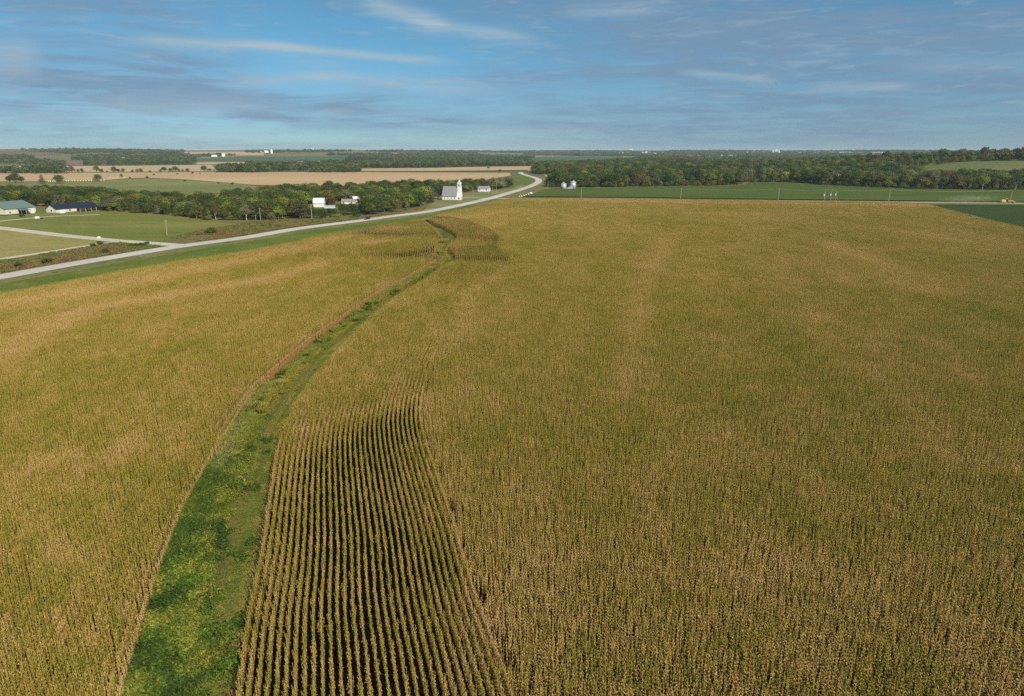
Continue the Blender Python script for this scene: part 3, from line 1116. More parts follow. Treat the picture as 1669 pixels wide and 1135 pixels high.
# right of the waterway: a band of thirty rows that follows the bends
P, A, D = rows_along(RIGHT_EDGE, 1, 0.1, 30)
m = inpoly(P[:, 0], P[:, 1], FIELDP)
m &= sdist(P[:, 0], P[:, 1], RIGHT_EDGE) > -0.1
P, A, D = P[m], A[m], D[m]
tone = corn_tone(P[:, 0], P[:, 1], False) + 0.02
add_corn('corn_crop', P, A, tone, 'curving corn rows along the right bank of the waterway', np.where(P[:, 1] > 230, 1.12, 1.0), np.where(P[:, 1] > 230, 0.50, 0.86))
# the main field: rows across the view
rot = math.atan2(GR[1][1] - GR[0][1], GR[1][0] - GR[0][0])
ca, sa = math.cos(rot), math.sin(rot)
us = np.arange(-120, 900, SEG)
vs = np.arange(-120, 760, 0.76)
U, Vv = np.meshgrid(us, vs)
U = U + rng.uniform(-1.2, 1.2, (len(vs), 1))
x = (U * ca - Vv * sa).ravel()
y = (U * sa + Vv * ca).ravel()
m = (y > 10) & in_view(x, y)
x, y = x[m], y[m]
m = inpoly(x, y, FIELDP)
x, y = x[m], y[m]
m = sdist(x, y, RIGHT_EDGE) > 0.1 + 29 * 0.76 + 0.28
x, y = x[m], y[m]
P = np.column_stack([x, y])
add_corn('corn_crop', P, np.full(len(P), rot), corn_tone(x, y, False), 'wide golden green corn field right of the curving rows', 1.0, 0.9, stand_col)
print('corn main', len(P))

# ------------------------------------------------------------------ waterway plants
def tuft_mesh(seed, n=34, rad=0.32, h=0.45, w=0.02):
    r = np.random.default_rng(seed)
    V, Fc, T = [], [], []
    for i in range(n):
        a, q = r.uniform(0, 6.28), rad * math.sqrt(r.random())
        p = np.array((q * math.cos(a), q * math.sin(a), 0))
        b = r.uniform(0, 6.28)
        d = np.array((math.cos(b), math.sin(b), 0))
        hh = h * r.uniform(0.6, 1.25)
        s = np.array((-d[1], d[0], 0)) * w
        m = p + d * hh * 0.15 + np.array((0, 0, hh * 0.65))
        e = p + d * hh * 0.5 + np.array((0, 0, hh * 0.95))
        o = len(V)
        V += [p - s, p + s, m - s * 0.8, m + s * 0.8, e - s * 0.15, e + s * 0.15]
        t = r.random()
        T += [t * 0.6, t * 0.6, t * 0.8, t * 0.8, t, t]
        Fc += [(o, o + 1, o + 3, o + 2), (o + 2, o + 3, o + 5, o + 4)]
    return mesh_np('grass_tuft', np.array(V), np.array(Fc), M['leaf'], {'tint': T})


def clump_mesh(seed, n=150, rad=0.75, h=0.9, leaf=0.09):
    """a leafy weed: stems with leaf blades spread through a rough dome"""
    r = np.random.default_rng(seed)
    V, Fc, T = [], [], []
    lob = [(r.normal(0, rad * 0.45), r.normal(0, rad * 0.45), r.uniform(0.55, 1.0)) for _ in range(6)]
    for i in range(n):
        lx, ly, lh = lob[i % 6]
        a, b = r.uniform(0, 6.28), math.acos(r.uniform(0.0, 1))
        q = rad * 0.5 * r.uniform(0.75, 1.05)
        c = np.array((lx + q * math.sin(b) * math.cos(a), ly + q * math.sin(b) * math.sin(a), h * lh * (0.35 + 0.65 * math.cos(b)) * r.uniform(0.85, 1.1)))
        nn = np.array((math.sin(b) * math.cos(a), math.sin(b) * math.sin(a), math.cos(b) + 0.3)) + r.normal(0, 0.45, 3)
        nn /= np.linalg.norm(nn)
        u = np.cross(nn, r.normal(0, 1, 3))
        u /= np.linalg.norm(u)
        v = np.cross(nn, u)
        L, W = leaf * r.uniform(0.8, 1.7), leaf * r.uniform(0.5, 0.9)
        o = len(V)
        V += [c - u * L, c + v * W, c + u * L, c - v * W]
        T += [r.random()] * 4
        Fc.append((o, o + 1, o + 2, o + 3))
    return mesh_np('weed_clump', np.array(V), np.array(Fc), M['leaf'], {'tint': T})


tuft_col = proto_collection('grass_tuft', [tuft_mesh(i) for i in range(5)] + [tuft_mesh(20 + i, 26, 0.4, 0.8, 0.028) for i in range(3)])
clump_col = proto_collection('weed_clump', [clump_mesh(i) for i in range(6)])


def colours(n, base, var=0.15):
    b = np.asarray(base, float)
    if b.ndim == 1:
        b = np.repeat(b[None], n, 0)
    return b * rng.normal(1, var, (n, 1)).clip(0.5, 1.6) * rng.normal(1, 0.05, (n, 3)).clip(0.8, 1.2)


def waterway_plants():
    WW = list(LEFT_EDGE) + list(RIGHT_EDGE[::-1])
    xs, ys = np.array(WW).T

    def sample(n, ymax, grow=0.0):
        k = n * 8
        x = rng.uniform(xs.min(), xs.max(), k)
        y = rng.uniform(max(20, ys.min()), ymax, k)
        m = inpoly(x, y, WW) & in_view(x, y, 120, 200)
        x, y = x[m], y[m]
        return x, y
    # grass
    x, y = sample(60000, 360)
    dl, dr = np.abs(sdist(x, y, LEFT_EDGE)), np.abs(sdist(x, y, RIGHT_EDGE))
    f = dl / (dl + dr)                                  # 0 at the left bank, 1 at the right bank
    nz, n2, n3 = fbm(x * 0.25, y * 0.12, 4), fbm(x * 0.11 + 50, y * 0.05, 3), fbm(x * 0.5 + 9, y * 0.3, 3)
    keep = rng.random(len(x)) < np.where(f < 0.5, 0.95, 0.75)
    x, y, f, nz, n2, n3 = (a[keep] for a in (x, y, f, nz, n2, n3))
    n = len(x)
    col = np.repeat(np.array([[0.125, 0.155, 0.024]]), n, 0)
    col = np.where((nz > 0.52)[:, None], (0.165, 0.17, 0.032), col)
    col = np.where(((f > 0.60) & (n3 > 0.52))[:, None], (0.24, 0.21, 0.055), col)
    pale = (f < 0.34 + 0.2 * (nz - 0.5)) & (y > 83) & (rng.random(n) < sstep(0.40, 0.60, n2 * 0.4 + n3 * 0.6) * 0.55)
    col = np.where(pale[:, None], (0.215, 0.21, 0.09), col)
    lush = (f < 0.46 + 0.25 * (nz - 0.5)) & (y < 88 + 20 * (n2 - 0.5))
    col = np.where(lush[:, None], np.where((n3 > 0.6)[:, None], (0.15, 0.165, 0.025), (0.070, 0.100, 0.018)), col)
    col = np.where(((f > 0.5) & (f < 0.7) & (nz > 0.50))[:, None], (0.19, 0.165, 0.055), col)
    col = np.where((f > 0.93 + 0.08 * (nz - 0.5))[:, None], (0.20, 0.145, 0.075), col)
    col = np.where(((f > 0.35) & (f < 0.48) & (n3 < 0.45))[:, None], (0.22, 0.19, 0.04), col)
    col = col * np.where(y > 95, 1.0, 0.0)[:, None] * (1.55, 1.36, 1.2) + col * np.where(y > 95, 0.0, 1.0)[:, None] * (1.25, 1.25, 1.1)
    tall = (f < 0.42) & (n2 > 0.48)
    size = np.where(tall, 1.0, 0.55) * rng.uniform(0.7, 1.25, n) * np.where((f > 0.5) & (f < 0.92), 0.55, 1)
    tr = np.exp(-((f - 0.60) / 0.05) ** 2) + np.exp(-((f - 0.78) / 0.05) ** 2)      # two faint wheel tracks
    size *= 1 - 0.55 * tr
    scatter('waterway_grass', np.column_stack([x, y, np.full(n, 0.05)]), rng.uniform(0, 6.28, n), np.stack([size * 1.3, size * 1.3, size], 1),
            np.where(tall, rng.integers(5, 8, n), rng.integers(0, 5, n)), tuft_col, 'rank green and straw coloured grass filling the waterway', 'grass', leafcol=colours(n, col))
    # leafy weeds: thick on the left bank near by, thinning with distance
    x, y = sample(26000, 330)
    dl, dr = np.abs(sdist(x, y, LEFT_EDGE)), np.abs(sdist(x, y, RIGHT_EDGE))
    f = dl / (dl + dr)
    n1, n2 = fbm(x * 0.3 + 7, y * 0.2, 3), fbm(x * 0.16 + 31, y * 0.10, 3)
    p = np.where(f < 0.62, sstep(0.30, 0.47, n1) * sstep(0.60, 0.38, f), 0.035 * (n1 > 0.5))
    p = p * (0.015 + 0.985 * sstep(116, 80, y)) * 0.8
    p = np.where((f > 0.55) & (f < 0.97) & (y < 66), np.maximum(p, 0.16 * sstep(0.42, 0.6, n2)), p)
    keep = (rng.random(len(x)) < p) & (dl > 0.6) & (dr > 0.5)
    x, y, f, n2 = x[keep], y[keep], f[keep], n2[keep]
    n = len(x)
    n4 = fbm(x * 0.45 + 70, y * 0.35, 3)
    col = np.repeat(np.array([[0.092, 0.140, 0.019]]), n, 0)
    col = np.where((n4 > 0.57)[:, None], (0.175, 0.180, 0.028), col)
    col = np.where((n4 < 0.40)[:, None], (0.048, 0.078, 0.015), col)
    col = np.where(((f > 0.88) & (y < 62) & (n4 > 0.55))[:, None], (0.24, 0.125, 0.065), col)
    s = rng.uniform(0.6, 1.35, n) * (0.75 + 0.4 * n2)
    scatter('waterway_weeds', np.column_stack([x, y, np.full(n, 0.04)]), rng.uniform(0, 6.28, n), np.stack([s, s, s * rng.uniform(0.7, 1.1, n)], 1),
            rng.integers(0, 6, n), clump_col, 'dark and yellow green leafy weeds along the left bank of the waterway', 'weeds', leafcol=colours(n, col))
    # roadside weeds
    k = 26000
    poly = [(-60, 450), (0, 426), (100, 411), (180, 398), (200, 394), (262, 392), (300, 384), (345, 372), (380, 367), (420, 361.5), (490, 359),
            (545, 358), (600, 352.5), (640, 347), (690, 341), (580, 358), (490, 369), (400, 383.5), (300, 397), (200, 413), (0, 446), (-60, 458)]
    W = np.array([G(*q) for q in poly])
    x, y = rng.uniform(W[:, 0].min(), W[:, 0].max(), k * 4), rng.uniform(W[:, 1].min(), W[:, 1].max(), k * 4)
    m = inpoly(x, y, [tuple(q) for q in W])
    m &= (segs_dist(x, y, HIGHWAY) > 8.0) & (segs_dist(x, y, DRIVE) > 6.5) & (segs_dist(x, y, TRACK) > 4.0)
    x, y = x[m], y[m]
    n1 = fbm(x * 0.06, y * 0.05, 4)
    keep = rng.random(len(x)) < sstep(0.35, 0.6, n1)
    x, y, n1 = x[keep], y[keep], n1[keep]
    n = len(x)
    n2 = fbm(x * 0.10 + 90, y * 0.1, 3)
    col = np.repeat(np.array([[0.22, 0.185, 0.065]]), n, 0)
    col = np.where((n2 > 0.55)[:, None], (0.17, 0.18, 0.045), col)
    col = np.where((n2 < 0.42)[:, None], (0.23, 0.155, 0.065), col)
    s = rng.uniform(0.5, 1.1, n)
    scatter('roadside_weeds', np.column_stack([x, y, np.full(n, 0.04)]), rng.uniform(0, 6.28, n), np.stack([s * 1.6, s * 1.6, s], 1),
            rng.integers(0, 6, n), clump_col, 'rusty brown weeds between the highway and the farm tracks', 'weeds', leafcol=colours(n, col))


waterway_plants()


# ------------------------------------------------------------------ trees
def crown_mesh(name, seed, h, w, base, quads, leaf, shape='round', lobes=9, inner=0.25):
    """leaf sprays spread over and through a handful of lobes"""
    r = np.random.default_rng(seed)
    L = []
    for i in range(lobes):
        if shape == 'cone':
            t = (i + 0.5) / lobes
            z = base + (h - base) * t
            rad = w / 2 * (1 - t) * 0.75 + 0.12 * w
            a = i * 2.4
            L.append((math.cos(a) * rad * 0.35, math.sin(a) * rad * 0.35, z, rad, (h - base) / lobes * 1.1))
        else:
            a, q = i * 2.399 + r.normal(0, 0.3), math.sqrt((i + 0.4) / lobes)
            rad = w * r.uniform(0.20, 0.30)
            rr = (w / 2 - rad * 0.9) * q
            zc = base + (h - base) * (0.76 - 0.50 * q * q + r.normal(0, 0.07))
            L.append((math.cos(a) * rr, math.sin(a) * rr, zc, rad, rad * r.uniform(0.75, 0.95)))
    V = np.empty((quads * 4, 3))
    T = np.empty(quads * 4)
    A = np.array([l[3] * l[3] for l in L])
    pick = r.choice(len(L), quads, p=A / A.sum())
    d = r.normal(0, 1, (quads, 3))
    d /= np.linalg.norm(d, axis=1)[:, None]
    d[:, 2] = np.where(d[:, 2] < -0.35, -d[:, 2], d[:, 2])
    LL = np.array(L)[pick]
    q = np.where(r.random(quads) < inner, r.uniform(0.45, 0.9, quads), r.uniform(0.86, 1.12, quads))
    c = LL[:, :3] + d * np.column_stack([LL[:, 3], LL[:, 3], LL[:, 4]]) * q[:, None]
    nn = d + r.normal(0, 0.38, (quads, 3))
    nn /= np.linalg.norm(nn, axis=1)[:, None]
    u = np.cross(nn, r.normal(0, 1, (quads, 3)))
    u /= np.linalg.norm(u, axis=1)[:, None]
    v = np.cross(nn, u)
    s = leaf * r.uniform(0.6, 1.3, (quads, 1))
    V[0::4], V[1::4], V[2::4], V[3::4] = c - u * s, c + v * s * 0.75, c + u * s, c - v * s * 0.75
    lt = r.random(len(L)) * 0.45
    t = np.clip(lt[pick] + r.random(quads) * 0.55, 0, 1)
    T[:] = np.repeat(t, 4)
    return mesh_np(name, V, np.arange(quads * 4).reshape(-1, 4), M['leaf'], {'tint': T})


def trunk_mesh(seed, h, base, w, mat, limbs=5):
    r = np.random.default_rng(seed)
    b = MB()
    b.tube((0, 0, -0.2), (r.normal(0, 0.1), r.normal(0, 0.1), base), 0.030 * h, 0.020 * h)
    for i in range(limbs):
        a = i * 2.4 + r.normal(0, 0.3)
        q = w * r.uniform(0.18, 0.36)
        b.tube((0, 0, base * r.uniform(0.8, 1.0)), (q * math.cos(a), q * math.sin(a), base + (h - base) * r.uniform(0.45, 0.75)), 0.014 * h, 0.005 * h, 5)
    b.tube((0, 0, base * 0.95), (0, 0, h * 0.8), 0.019 * h, 0.006 * h, 5)
    return b.mesh('trunk', mat)


ROUND = [(crown_mesh('crown', 40 + i, 11.0, w, 0.6, 1700, 0.34, 'round', lb + 4), trunk_mesh(60 + i, 11.0, 2.6, w, M['bark']))
         for i, (w, lb) in enumerate([(10.5, 11), (9.5, 9), (11.5, 13), (8.5, 8), (12.5, 14), (9.0, 10)])]
CEDAR = [(crown_mesh('crown', 80 + i, 8.0, w, 0.5, 1100, 0.28, 'cone', 8), trunk_mesh(90 + i, 8.0, 0.8, w * 0.4, M['bark'], 2)) for i, w in enumerate([5.0, 5.8, 4.4])]
SPARSE = [(crown_mesh('crown', 110 + i, 12.0, w, 1.6, 1050, 0.32, 'round', lb + 3, 0.4), trunk_mesh(120 + i, 12.0, 3.0, w * 1.1, M['bark_pale'], 6))
          for i, (w, lb) in enumerate([(11.0, 9), (10.0, 8)])]
BUSH = [(crown_mesh('crown', 130 + i, 3.0, 4.2, 0.3, 650, 0.22, 'round', 6), trunk_mesh(140 + i, 3.0, 0.5, 3.0, M['bark'], 4)) for i in range(3)]
PROTO = ROUND + CEDAR + SPARSE + BUSH
KIND = ['round'] * 6 + ['cedar'] * 3 + ['sparse'] * 2 + ['bush'] * 3
NOMH = [11.0] * 6 + [8.0] * 3 + [12.0] * 2 + [3.0] * 3


def whole_tree_mesh(name, crown, trunk):
    """crown and trunk of one proto as one mesh, for the trees that stand in a mass"""
    a, b = crown, trunk
    va = np.empty(len(a.vertices) * 3, np.float32)
    a.vertices.foreach_get('co', va)
    ta = np.empty(len(a.vertices), np.float32)
    a.attributes['tint'].data.foreach_get('value', ta)
    fa = np.arange(len(a.vertices)).reshape(-1, 4)
    return mesh_np(name, va.reshape(-1, 3), fa, M['leaf'], {'tint': ta})


tree_col = proto_collection('wood_tree', [whole_tree_mesh('wood_tree', c, t) for c, t in PROTO])
FARC = [crown_mesh('far_tree', 200 + i, 12.0, 15.0, 0.5, 260, 1.0, 'round', 9) for i in range(4)]


def grove_mesh(seed):
    r = np.random.default_rng(seed)
    Vs, Ts = [], []
    for i in range(11):
        m = FARC[i % 4]
        v = np.empty(len(m.vertices) * 3, np.float32)
        m.vertices.foreach_get('co', v)
        t = np.empty(len(m.vertices), np.float32)
        m.attributes['tint'].data.foreach_get('value', t)
        s = r.uniform(0.75, 1.2)
        Vs.append(v.reshape(-1, 3) * s + np.array((r.uniform(-28, 28), r.uniform(-28, 28), 0), np.float32))
        Ts.append(np.clip(t * 0.7 + r.uniform(-0.1, 0.4), 0, 1))
    V = np.vstack(Vs)
    return mesh_np('far_grove', V, np.arange(len(V)).reshape(-1, 4), M['leaf'], {'tint': np.concatenate(Ts)})


far_col = proto_collection('far_tree', FARC)
grove_col = proto_collection('far_grove', [grove_mesh(300 + i) for i in range(5)])

TONES = {                                   # foliage colours and the words that go with them
    'olive green': (0.085, 0.105, 0.022),
    'dark green': (0.046, 0.070, 0.018),
    'yellow green': (0.135, 0.155, 0.024),
    'russet tinged': (0.118, 0.100, 0.030),
    'grey green': (0.105, 0.110, 0.058),
    'bronze green': (0.092, 0.092, 0.025),
    'deep green': (0.042, 0.080, 0.022),
    'pale grey': (0.165, 0.16, 0.085),
    'maroon': (0.060, 0.026, 0.022),
}
TREES = []            # dicts: x y h kind tone zone


def pick_tone(weights):
    k = list(weights)
    w = np.array([weights[q] for q in k], float)
    return k[rng.choice(len(k), p=w / w.sum())]


MIX_LEFT = {'olive green': 4, 'dark green': 2.5, 'yellow green': 1.6, 'bronze green': 2.2, 'grey green': 0.9, 'deep green': 1.2}
MIX_RIGHT = {'olive green': 4, 'dark green': 2.6, 'yellow green': 0.9, 'russet tinged': 1.5, 'grey green': 1.0, 'bronze green': 1.2, 'deep green': 1.5}


def grid_in(polypx, spacing, jitter=0.42):
    W = np.array([GT(a, b) for a, b in polypx])
    x0, y0 = W.min(0)
    x1, y1 = W.max(0)
    gx, gy = np.meshgrid(np.arange(x0, x1, spacing), np.arange(y0, y1, spacing))
    gx = gx + (np.arange(gx.shape[0]) % 2)[:, None] * spacing / 2
    x = gx.ravel() + rng.uniform(-jitter, jitter, gx.size) * spacing
    y = gy.ravel() + rng.uniform(-jitter, jitter, gx.size) * spacing
    m = inpoly(x, y, [tuple(q) for q in W])
    return x[m], y[m]


# things in the woods that stay in sight: (x0, y0, x1, y1, base row) in the view
KEEP = [(505, 319, 532, 338.5, 337), (526, 331, 545, 340.5, 339), (555, 322, 585, 332.5, 332), (776, 302, 798, 313.5, 312), (718, 290, 760, 330, 326),
        (-5, 320, 156, 352, 350), (911, 296, 940, 311, 309)]


def add_wood(polypx, spacing, hmin, hmax, mix, zone, kinds=None, gap=0.0):
    x, y = grid_in(polypx, spacing)
    for a, b in zip(x, y):
        if gap and fbm(np.array([a * 0.02]), np.array([b * 0.02]), 3)[0] < gap:
            continue
        kd = pick_tone(kinds) if kinds else 'round'
        h = rng.uniform(hmin, hmax) * (0.75 if kd == 'cedar' else 1)
        g = float(height(a, b))
        px, pb, dep = (float(q) for q in proj(a, b, g))
        half = 0.45 * h * F / dep
        bad = False
        for (x0, y0, x1, y1, base) in KEEP:
            if px + half > x0 and px - half < x1:
                if pb > base - 0.3:
                    hm = (pb - y1) * dep / F
                    if hm < h:
                        h = hm
                elif pb > base - 4 and x0 - half * 0.4 < px < x1 + half * 0.4 and pb < base:
                    bad = pb > base - 2.5
        if bad or h < 2.0:
            continue
        tone = pick_tone(mix)
        if kd == 'cedar':
            tone = pick_tone({'dark green': 3, 'bronze green': 2.2, 'grey green': 0.5})
        TREES.append(dict(x=a, y=b, h=h, kind=kd, tone=tone, zone=zone))


KL = {'round': 6, 'cedar': 1.5, 'sparse': 0.25}
add_wood([(-90, 342), (-90, 318), (60, 318), (150, 321), (250, 331), (250, 347), (160, 343.5), (60, 338)], 9.6, 8.5, 12.5, MIX_LEFT, 'behind the two farm sheds', KL)
add_wood([(250, 331), (330, 334), (400, 325), (430, 322), (430, 359), (360, 360), (300, 353), (250, 348.5)], 9.4, 8.5, 13, MIX_LEFT, 'at the far end of the lawn', {'round': 4, 'cedar': 3.2, 'sparse': 0.4})
add_wood([(165, 336), (250, 338), (300, 345), (345, 354), (345, 359.5), (300, 353.5), (240, 348.5), (165, 344.5)], 6.5, 7, 10, MIX_LEFT, 'along the back edge of the lawn', {'cedar': 5, 'round': 1})
add_wood([(430, 322), (480, 318), (560, 315), (640, 311), (703, 308), (703, 337), (640, 346), (590, 352), (545, 356), (490, 357.5), (430, 359)], 9.8, 9.5, 14, MIX_LEFT, 'in the wood round the white shed', KL)
add_wood([(703, 308), (760, 306), (800, 304), (832, 303.5), (832, 306.5), (800, 310), (765, 313), (735, 316), (703, 319)], 9.0, 8, 12, MIX_LEFT, 'behind the white church', {'round': 6, 'sparse': 0.8})
add_wood([(798, 306), (832, 303.5), (836, 305), (815, 309), (800, 309.5)], 7.0, 9, 13, {'pale grey': 3, 'grey green': 2}, 'right of the house behind the church', {'sparse': 5, 'round': 1})
RW_FRONT = [(893, 305.5), (1000, 305), (1090, 303.5), (1180, 302.5), (1212, 300.5), (1225, 297), (1300, 297.3), (1345, 302), (1400, 303.5), (1500, 308.5), (1600, 309.5), (1700, 310), (1780, 311)]
add_wood(RW_FRONT + [(1780, 299), (1600, 297.5), (1500, 297), (1400, 293), (1300, 288), (1225, 288), (1100, 294), (1000, 297.5), (900, 300)], 13.5, 12, 21, MIX_RIGHT, 'along the front edge of the right hand woods',
         {'round': 8, 'sparse': 0.7})
add_wood([(893, 306.2), (893, 304.5), (1090, 302), (1212, 299.5), (1225, 296.5), (1300, 296.5), (1400, 302.5), (1500, 307), (1780, 309.5), (1780, 311), (1500, 309), (1345, 302.7), (1300, 298), (1222, 298), (1180, 303.3), (1000, 305.8)],
         7.5, 4, 8, MIX_RIGHT, 'along the front edge of the right hand woods', {'round': 1})
add_wood([(900, 300), (1000, 297.5), (1100, 294), (1225, 288), (1300, 288), (1400, 293), (1500, 297), (1465, 283), (1440, 272), (1300, 266), (1100, 267), (1000, 269.5), (880, 275), (870, 281), (878, 284), (915, 283), (925, 292)],
         17.0, 13, 22, MIX_RIGHT, 'deep in the right hand woods')
add_wood([(870, 280), (900, 277.5), (1050, 277), (1050, 285), (925, 283.5), (872, 284.5)], 12.0, 11, 17, MIX_RIGHT, 'beside the second bend of the highway')
add_wood([(1500, 288.5), (1600, 291), (1700, 291), (1780, 291), (1780, 293), (1600, 293.5), (1500, 291)], 12.0, 8, 13, {'dark green': 3, 'deep green': 2, 'olive green': 1}, 'at the foot of the right hand hill')
add_wood([(1590, 297), (1700, 297), (1780, 297), (1780, 300), (1590, 300)], 14.0, 10, 16, MIX_RIGHT, 'at the foot of the right hand hill')
add_wood([(1440, 272), (1470, 270), (1530, 264.5), (1565, 262), (1640, 260), (1640, 263), (1570, 265), (1535, 269), (1465, 277)], 13.0, 7, 12, {'olive green': 2, 'russet tinged': 3, 'dark green': 2, 'bronze green': 2}, 'on the brow of the right hand hill')


def lone(px, pb, h, tone, kind, label, zone=None):
    p = GT(px, pb)
    TREES.append(dict(x=p[0], y=p[1], h=h, kind=kind, tone=tone, zone=zone, label=label, px=px))


lone(25, 299, 14, 'dark green', 'round', 'broad dark tree standing on the near edge of the tan field at the left')
lone(16, 299, 11, 'dark green', 'round', 'left half of the broad dark tree clump on the edge of the tan field')
lone(36, 298.5, 10, 'deep green', 'round', 'right half of the broad dark tree clump on the edge of the tan field')
lone(69, 300, 13, 'grey green', 'cedar', 'pointed grey green cedar at the edge of the tan field')
lone(97, 300, 12.5, 'deep green', 'round', 'rounded deep green tree beside the pointed cedar')
lone(160, 297, 11.5, 'deep green', 'round', 'small round dark tree at the end of the hay bale row')
lone(198, 290.5, 7.5, 'olive green', 'round', 'small olive tree by the far bales on the tan field edge')
for px, pb, h in ((212, 291.5, 3.0), (240, 291.2, 4.0), (251, 286.5, 3.5), (289, 285.5, 3.2), (314, 284, 3.8), (302, 296.5, 2.8), (356, 300.5, 2.6), (379, 301.5, 3.4), (326, 283.6, 2.6)):
    where = 'on the open tan field' if pb < 289 else 'along the edge between pasture and tan field'
    lone(px, pb, h, 'dark green', 'bush', None, 'lone dark bush ' + where)
for px, pb, h in ((345, 382, 3.6), (336, 381, 2.0), (428, 370, 1.8), (440, 369.5, 1.6), (455, 371, 1.6), (78, 431, 2.6), (172, 414, 2.2), (163, 401, 2.4), (152, 404, 2.0), (30, 436, 2.0), (240, 401, 2.0), (222, 403, 1.8), (231, 402.5, 1.9), (214, 403, 1.6)):
    lone(px, pb, h, 'dark green' if px < 300 else 'olive green', 'bush', None, 'low scrubby bush in the brown weeds beside the highway')
lone(402, 359.5, 11.5, 'pale grey', 'sparse', 'pale half bare tree with a white trunk at the corner of the lawn')
lone(417, 359, 10, 'pale grey', 'sparse', 'second pale half bare tree right of the white trunked one')
lone(420, 332, 13, 'pale grey', 'sparse', 'large smoky grey tree rising from the wood behind the pale tree')
lone(366, 359, 8.5, 'yellow green', 'round', 'rounded yellow green tree left of the pale half bare tree')
lone(443, 360.5, 6.0, 'grey green', 'round', 'rounded blue grey shrub tree by the roadside pole')
lone(541, 337.5, 8.0, 'maroon', 'round', 'dark maroon tree beside the white shed')
lone(581, 355, 9.0, 'deep green', 'cedar', 'deep green cedar at the roadside near the dark car')
lone(551, 358.5, 4.0, 'yellow green', 'bush', 'yellow green bush at the roadside left of the dark car')
lone(714, 325, 9.5, 'deep green', 'round', 'dark rounded tree just left of the church wall')
lone(705, 323, 8.5, 'dark green', 'round', 'dark tree behind the drive left of the church')
lone(1651, 260.5, 13.0, 'dark green', 'round', 'lone dark tree on top of the right hand hill')
lone(796, 277, 10.0, 'bronze green', 'sparse', 'lone tree in the far tan field left of the highway bend')
lone(815, 281.2, 6.0, 'dark green', 'bush', 'dark bush on the green strip left of the highway bend')
lone(907, 289.5, 9.0, 'dark green', 'round', 'dark tree behind the left grain bin')
lone(1665, 262, 7.0, 'dark green', 'bush', 'dark bush on the hilltop at the right')
for px, pb, h in ((106, 281, 9), (117, 282.5, 15), (128, 282, 9), (134, 282, 10), (158, 282, 16), (166, 282, 8), (175, 282, 5), (186, 282, 13), (193, 282, 9), (201, 282, 10),
                  (216, 282, 7), (224, 282, 9), (230, 282, 10), (245, 282, 6), (262, 282, 8), (268, 281, 12), (278, 281, 9), (286, 281, 13), (292, 281, 7), (298, 281, 7), (306, 281, 8),
                  (333, 280.5, 14), (342, 280.5, 8), (349, 280.5, 6)):
    lone(px, pb, h, pick_tone({'dark green': 2, 'olive green': 2, 'bronze green': 1}), 'round', None, 'in the hedge line between two tan fields')

# --- which of them show: nearest first, against the skyline built so far
for t in TREES:
    g = float(height(t['x'], t['y']))
    px, pb, dep = (float(q) for q in proj(t['x'], t['y'], g))
    t.update(z=g, u=px, b=pb, d=dep, top=pb - t['h'] * F / dep * 1.0, half=0.45 * t['h'] * F / dep)
TREES.sort(key=lambda t: t['d'])
sky_line = np.full(2200, 9999.0)
for t in TREES:
    a, b = int(t['u'] - t['half']) + 250, int(t['u'] + t['half']) + 251
    a, b = max(a, 0), min(b, 2199)
    if b <= a or t['u'] < -10 or t['u'] > PW + 10:
        t['vis'] = 0
        continue
    cols = sky_line[a:b]
    low = np.minimum(cols, t['b'])
    t['vis'] = float(np.clip(low - t['top'], 0, None).sum())
    sky_line[a:b] = np.minimum(cols, t['top'] + 0.15 * (t['b'] - t['top']))
singles = [t for t in TREES if t.get('label') or t['kind'] == 'bush' or (t['zone'] and 'hedge line' in t['zone'])]
sid = set(id(t) for t in singles)
rest = sorted((t for t in TREES if id(t) not in sid and t['vis'] > 4), key=lambda t: -t['vis'])
want = 282 - len(singles)
singles += rest[:want]
sid = set(id(t) for t in singles)
print('trees', len(TREES), 'single', len(singles), 'smallest', rest[min(want, len(rest) - 1)]['vis'])

KROOT = {}


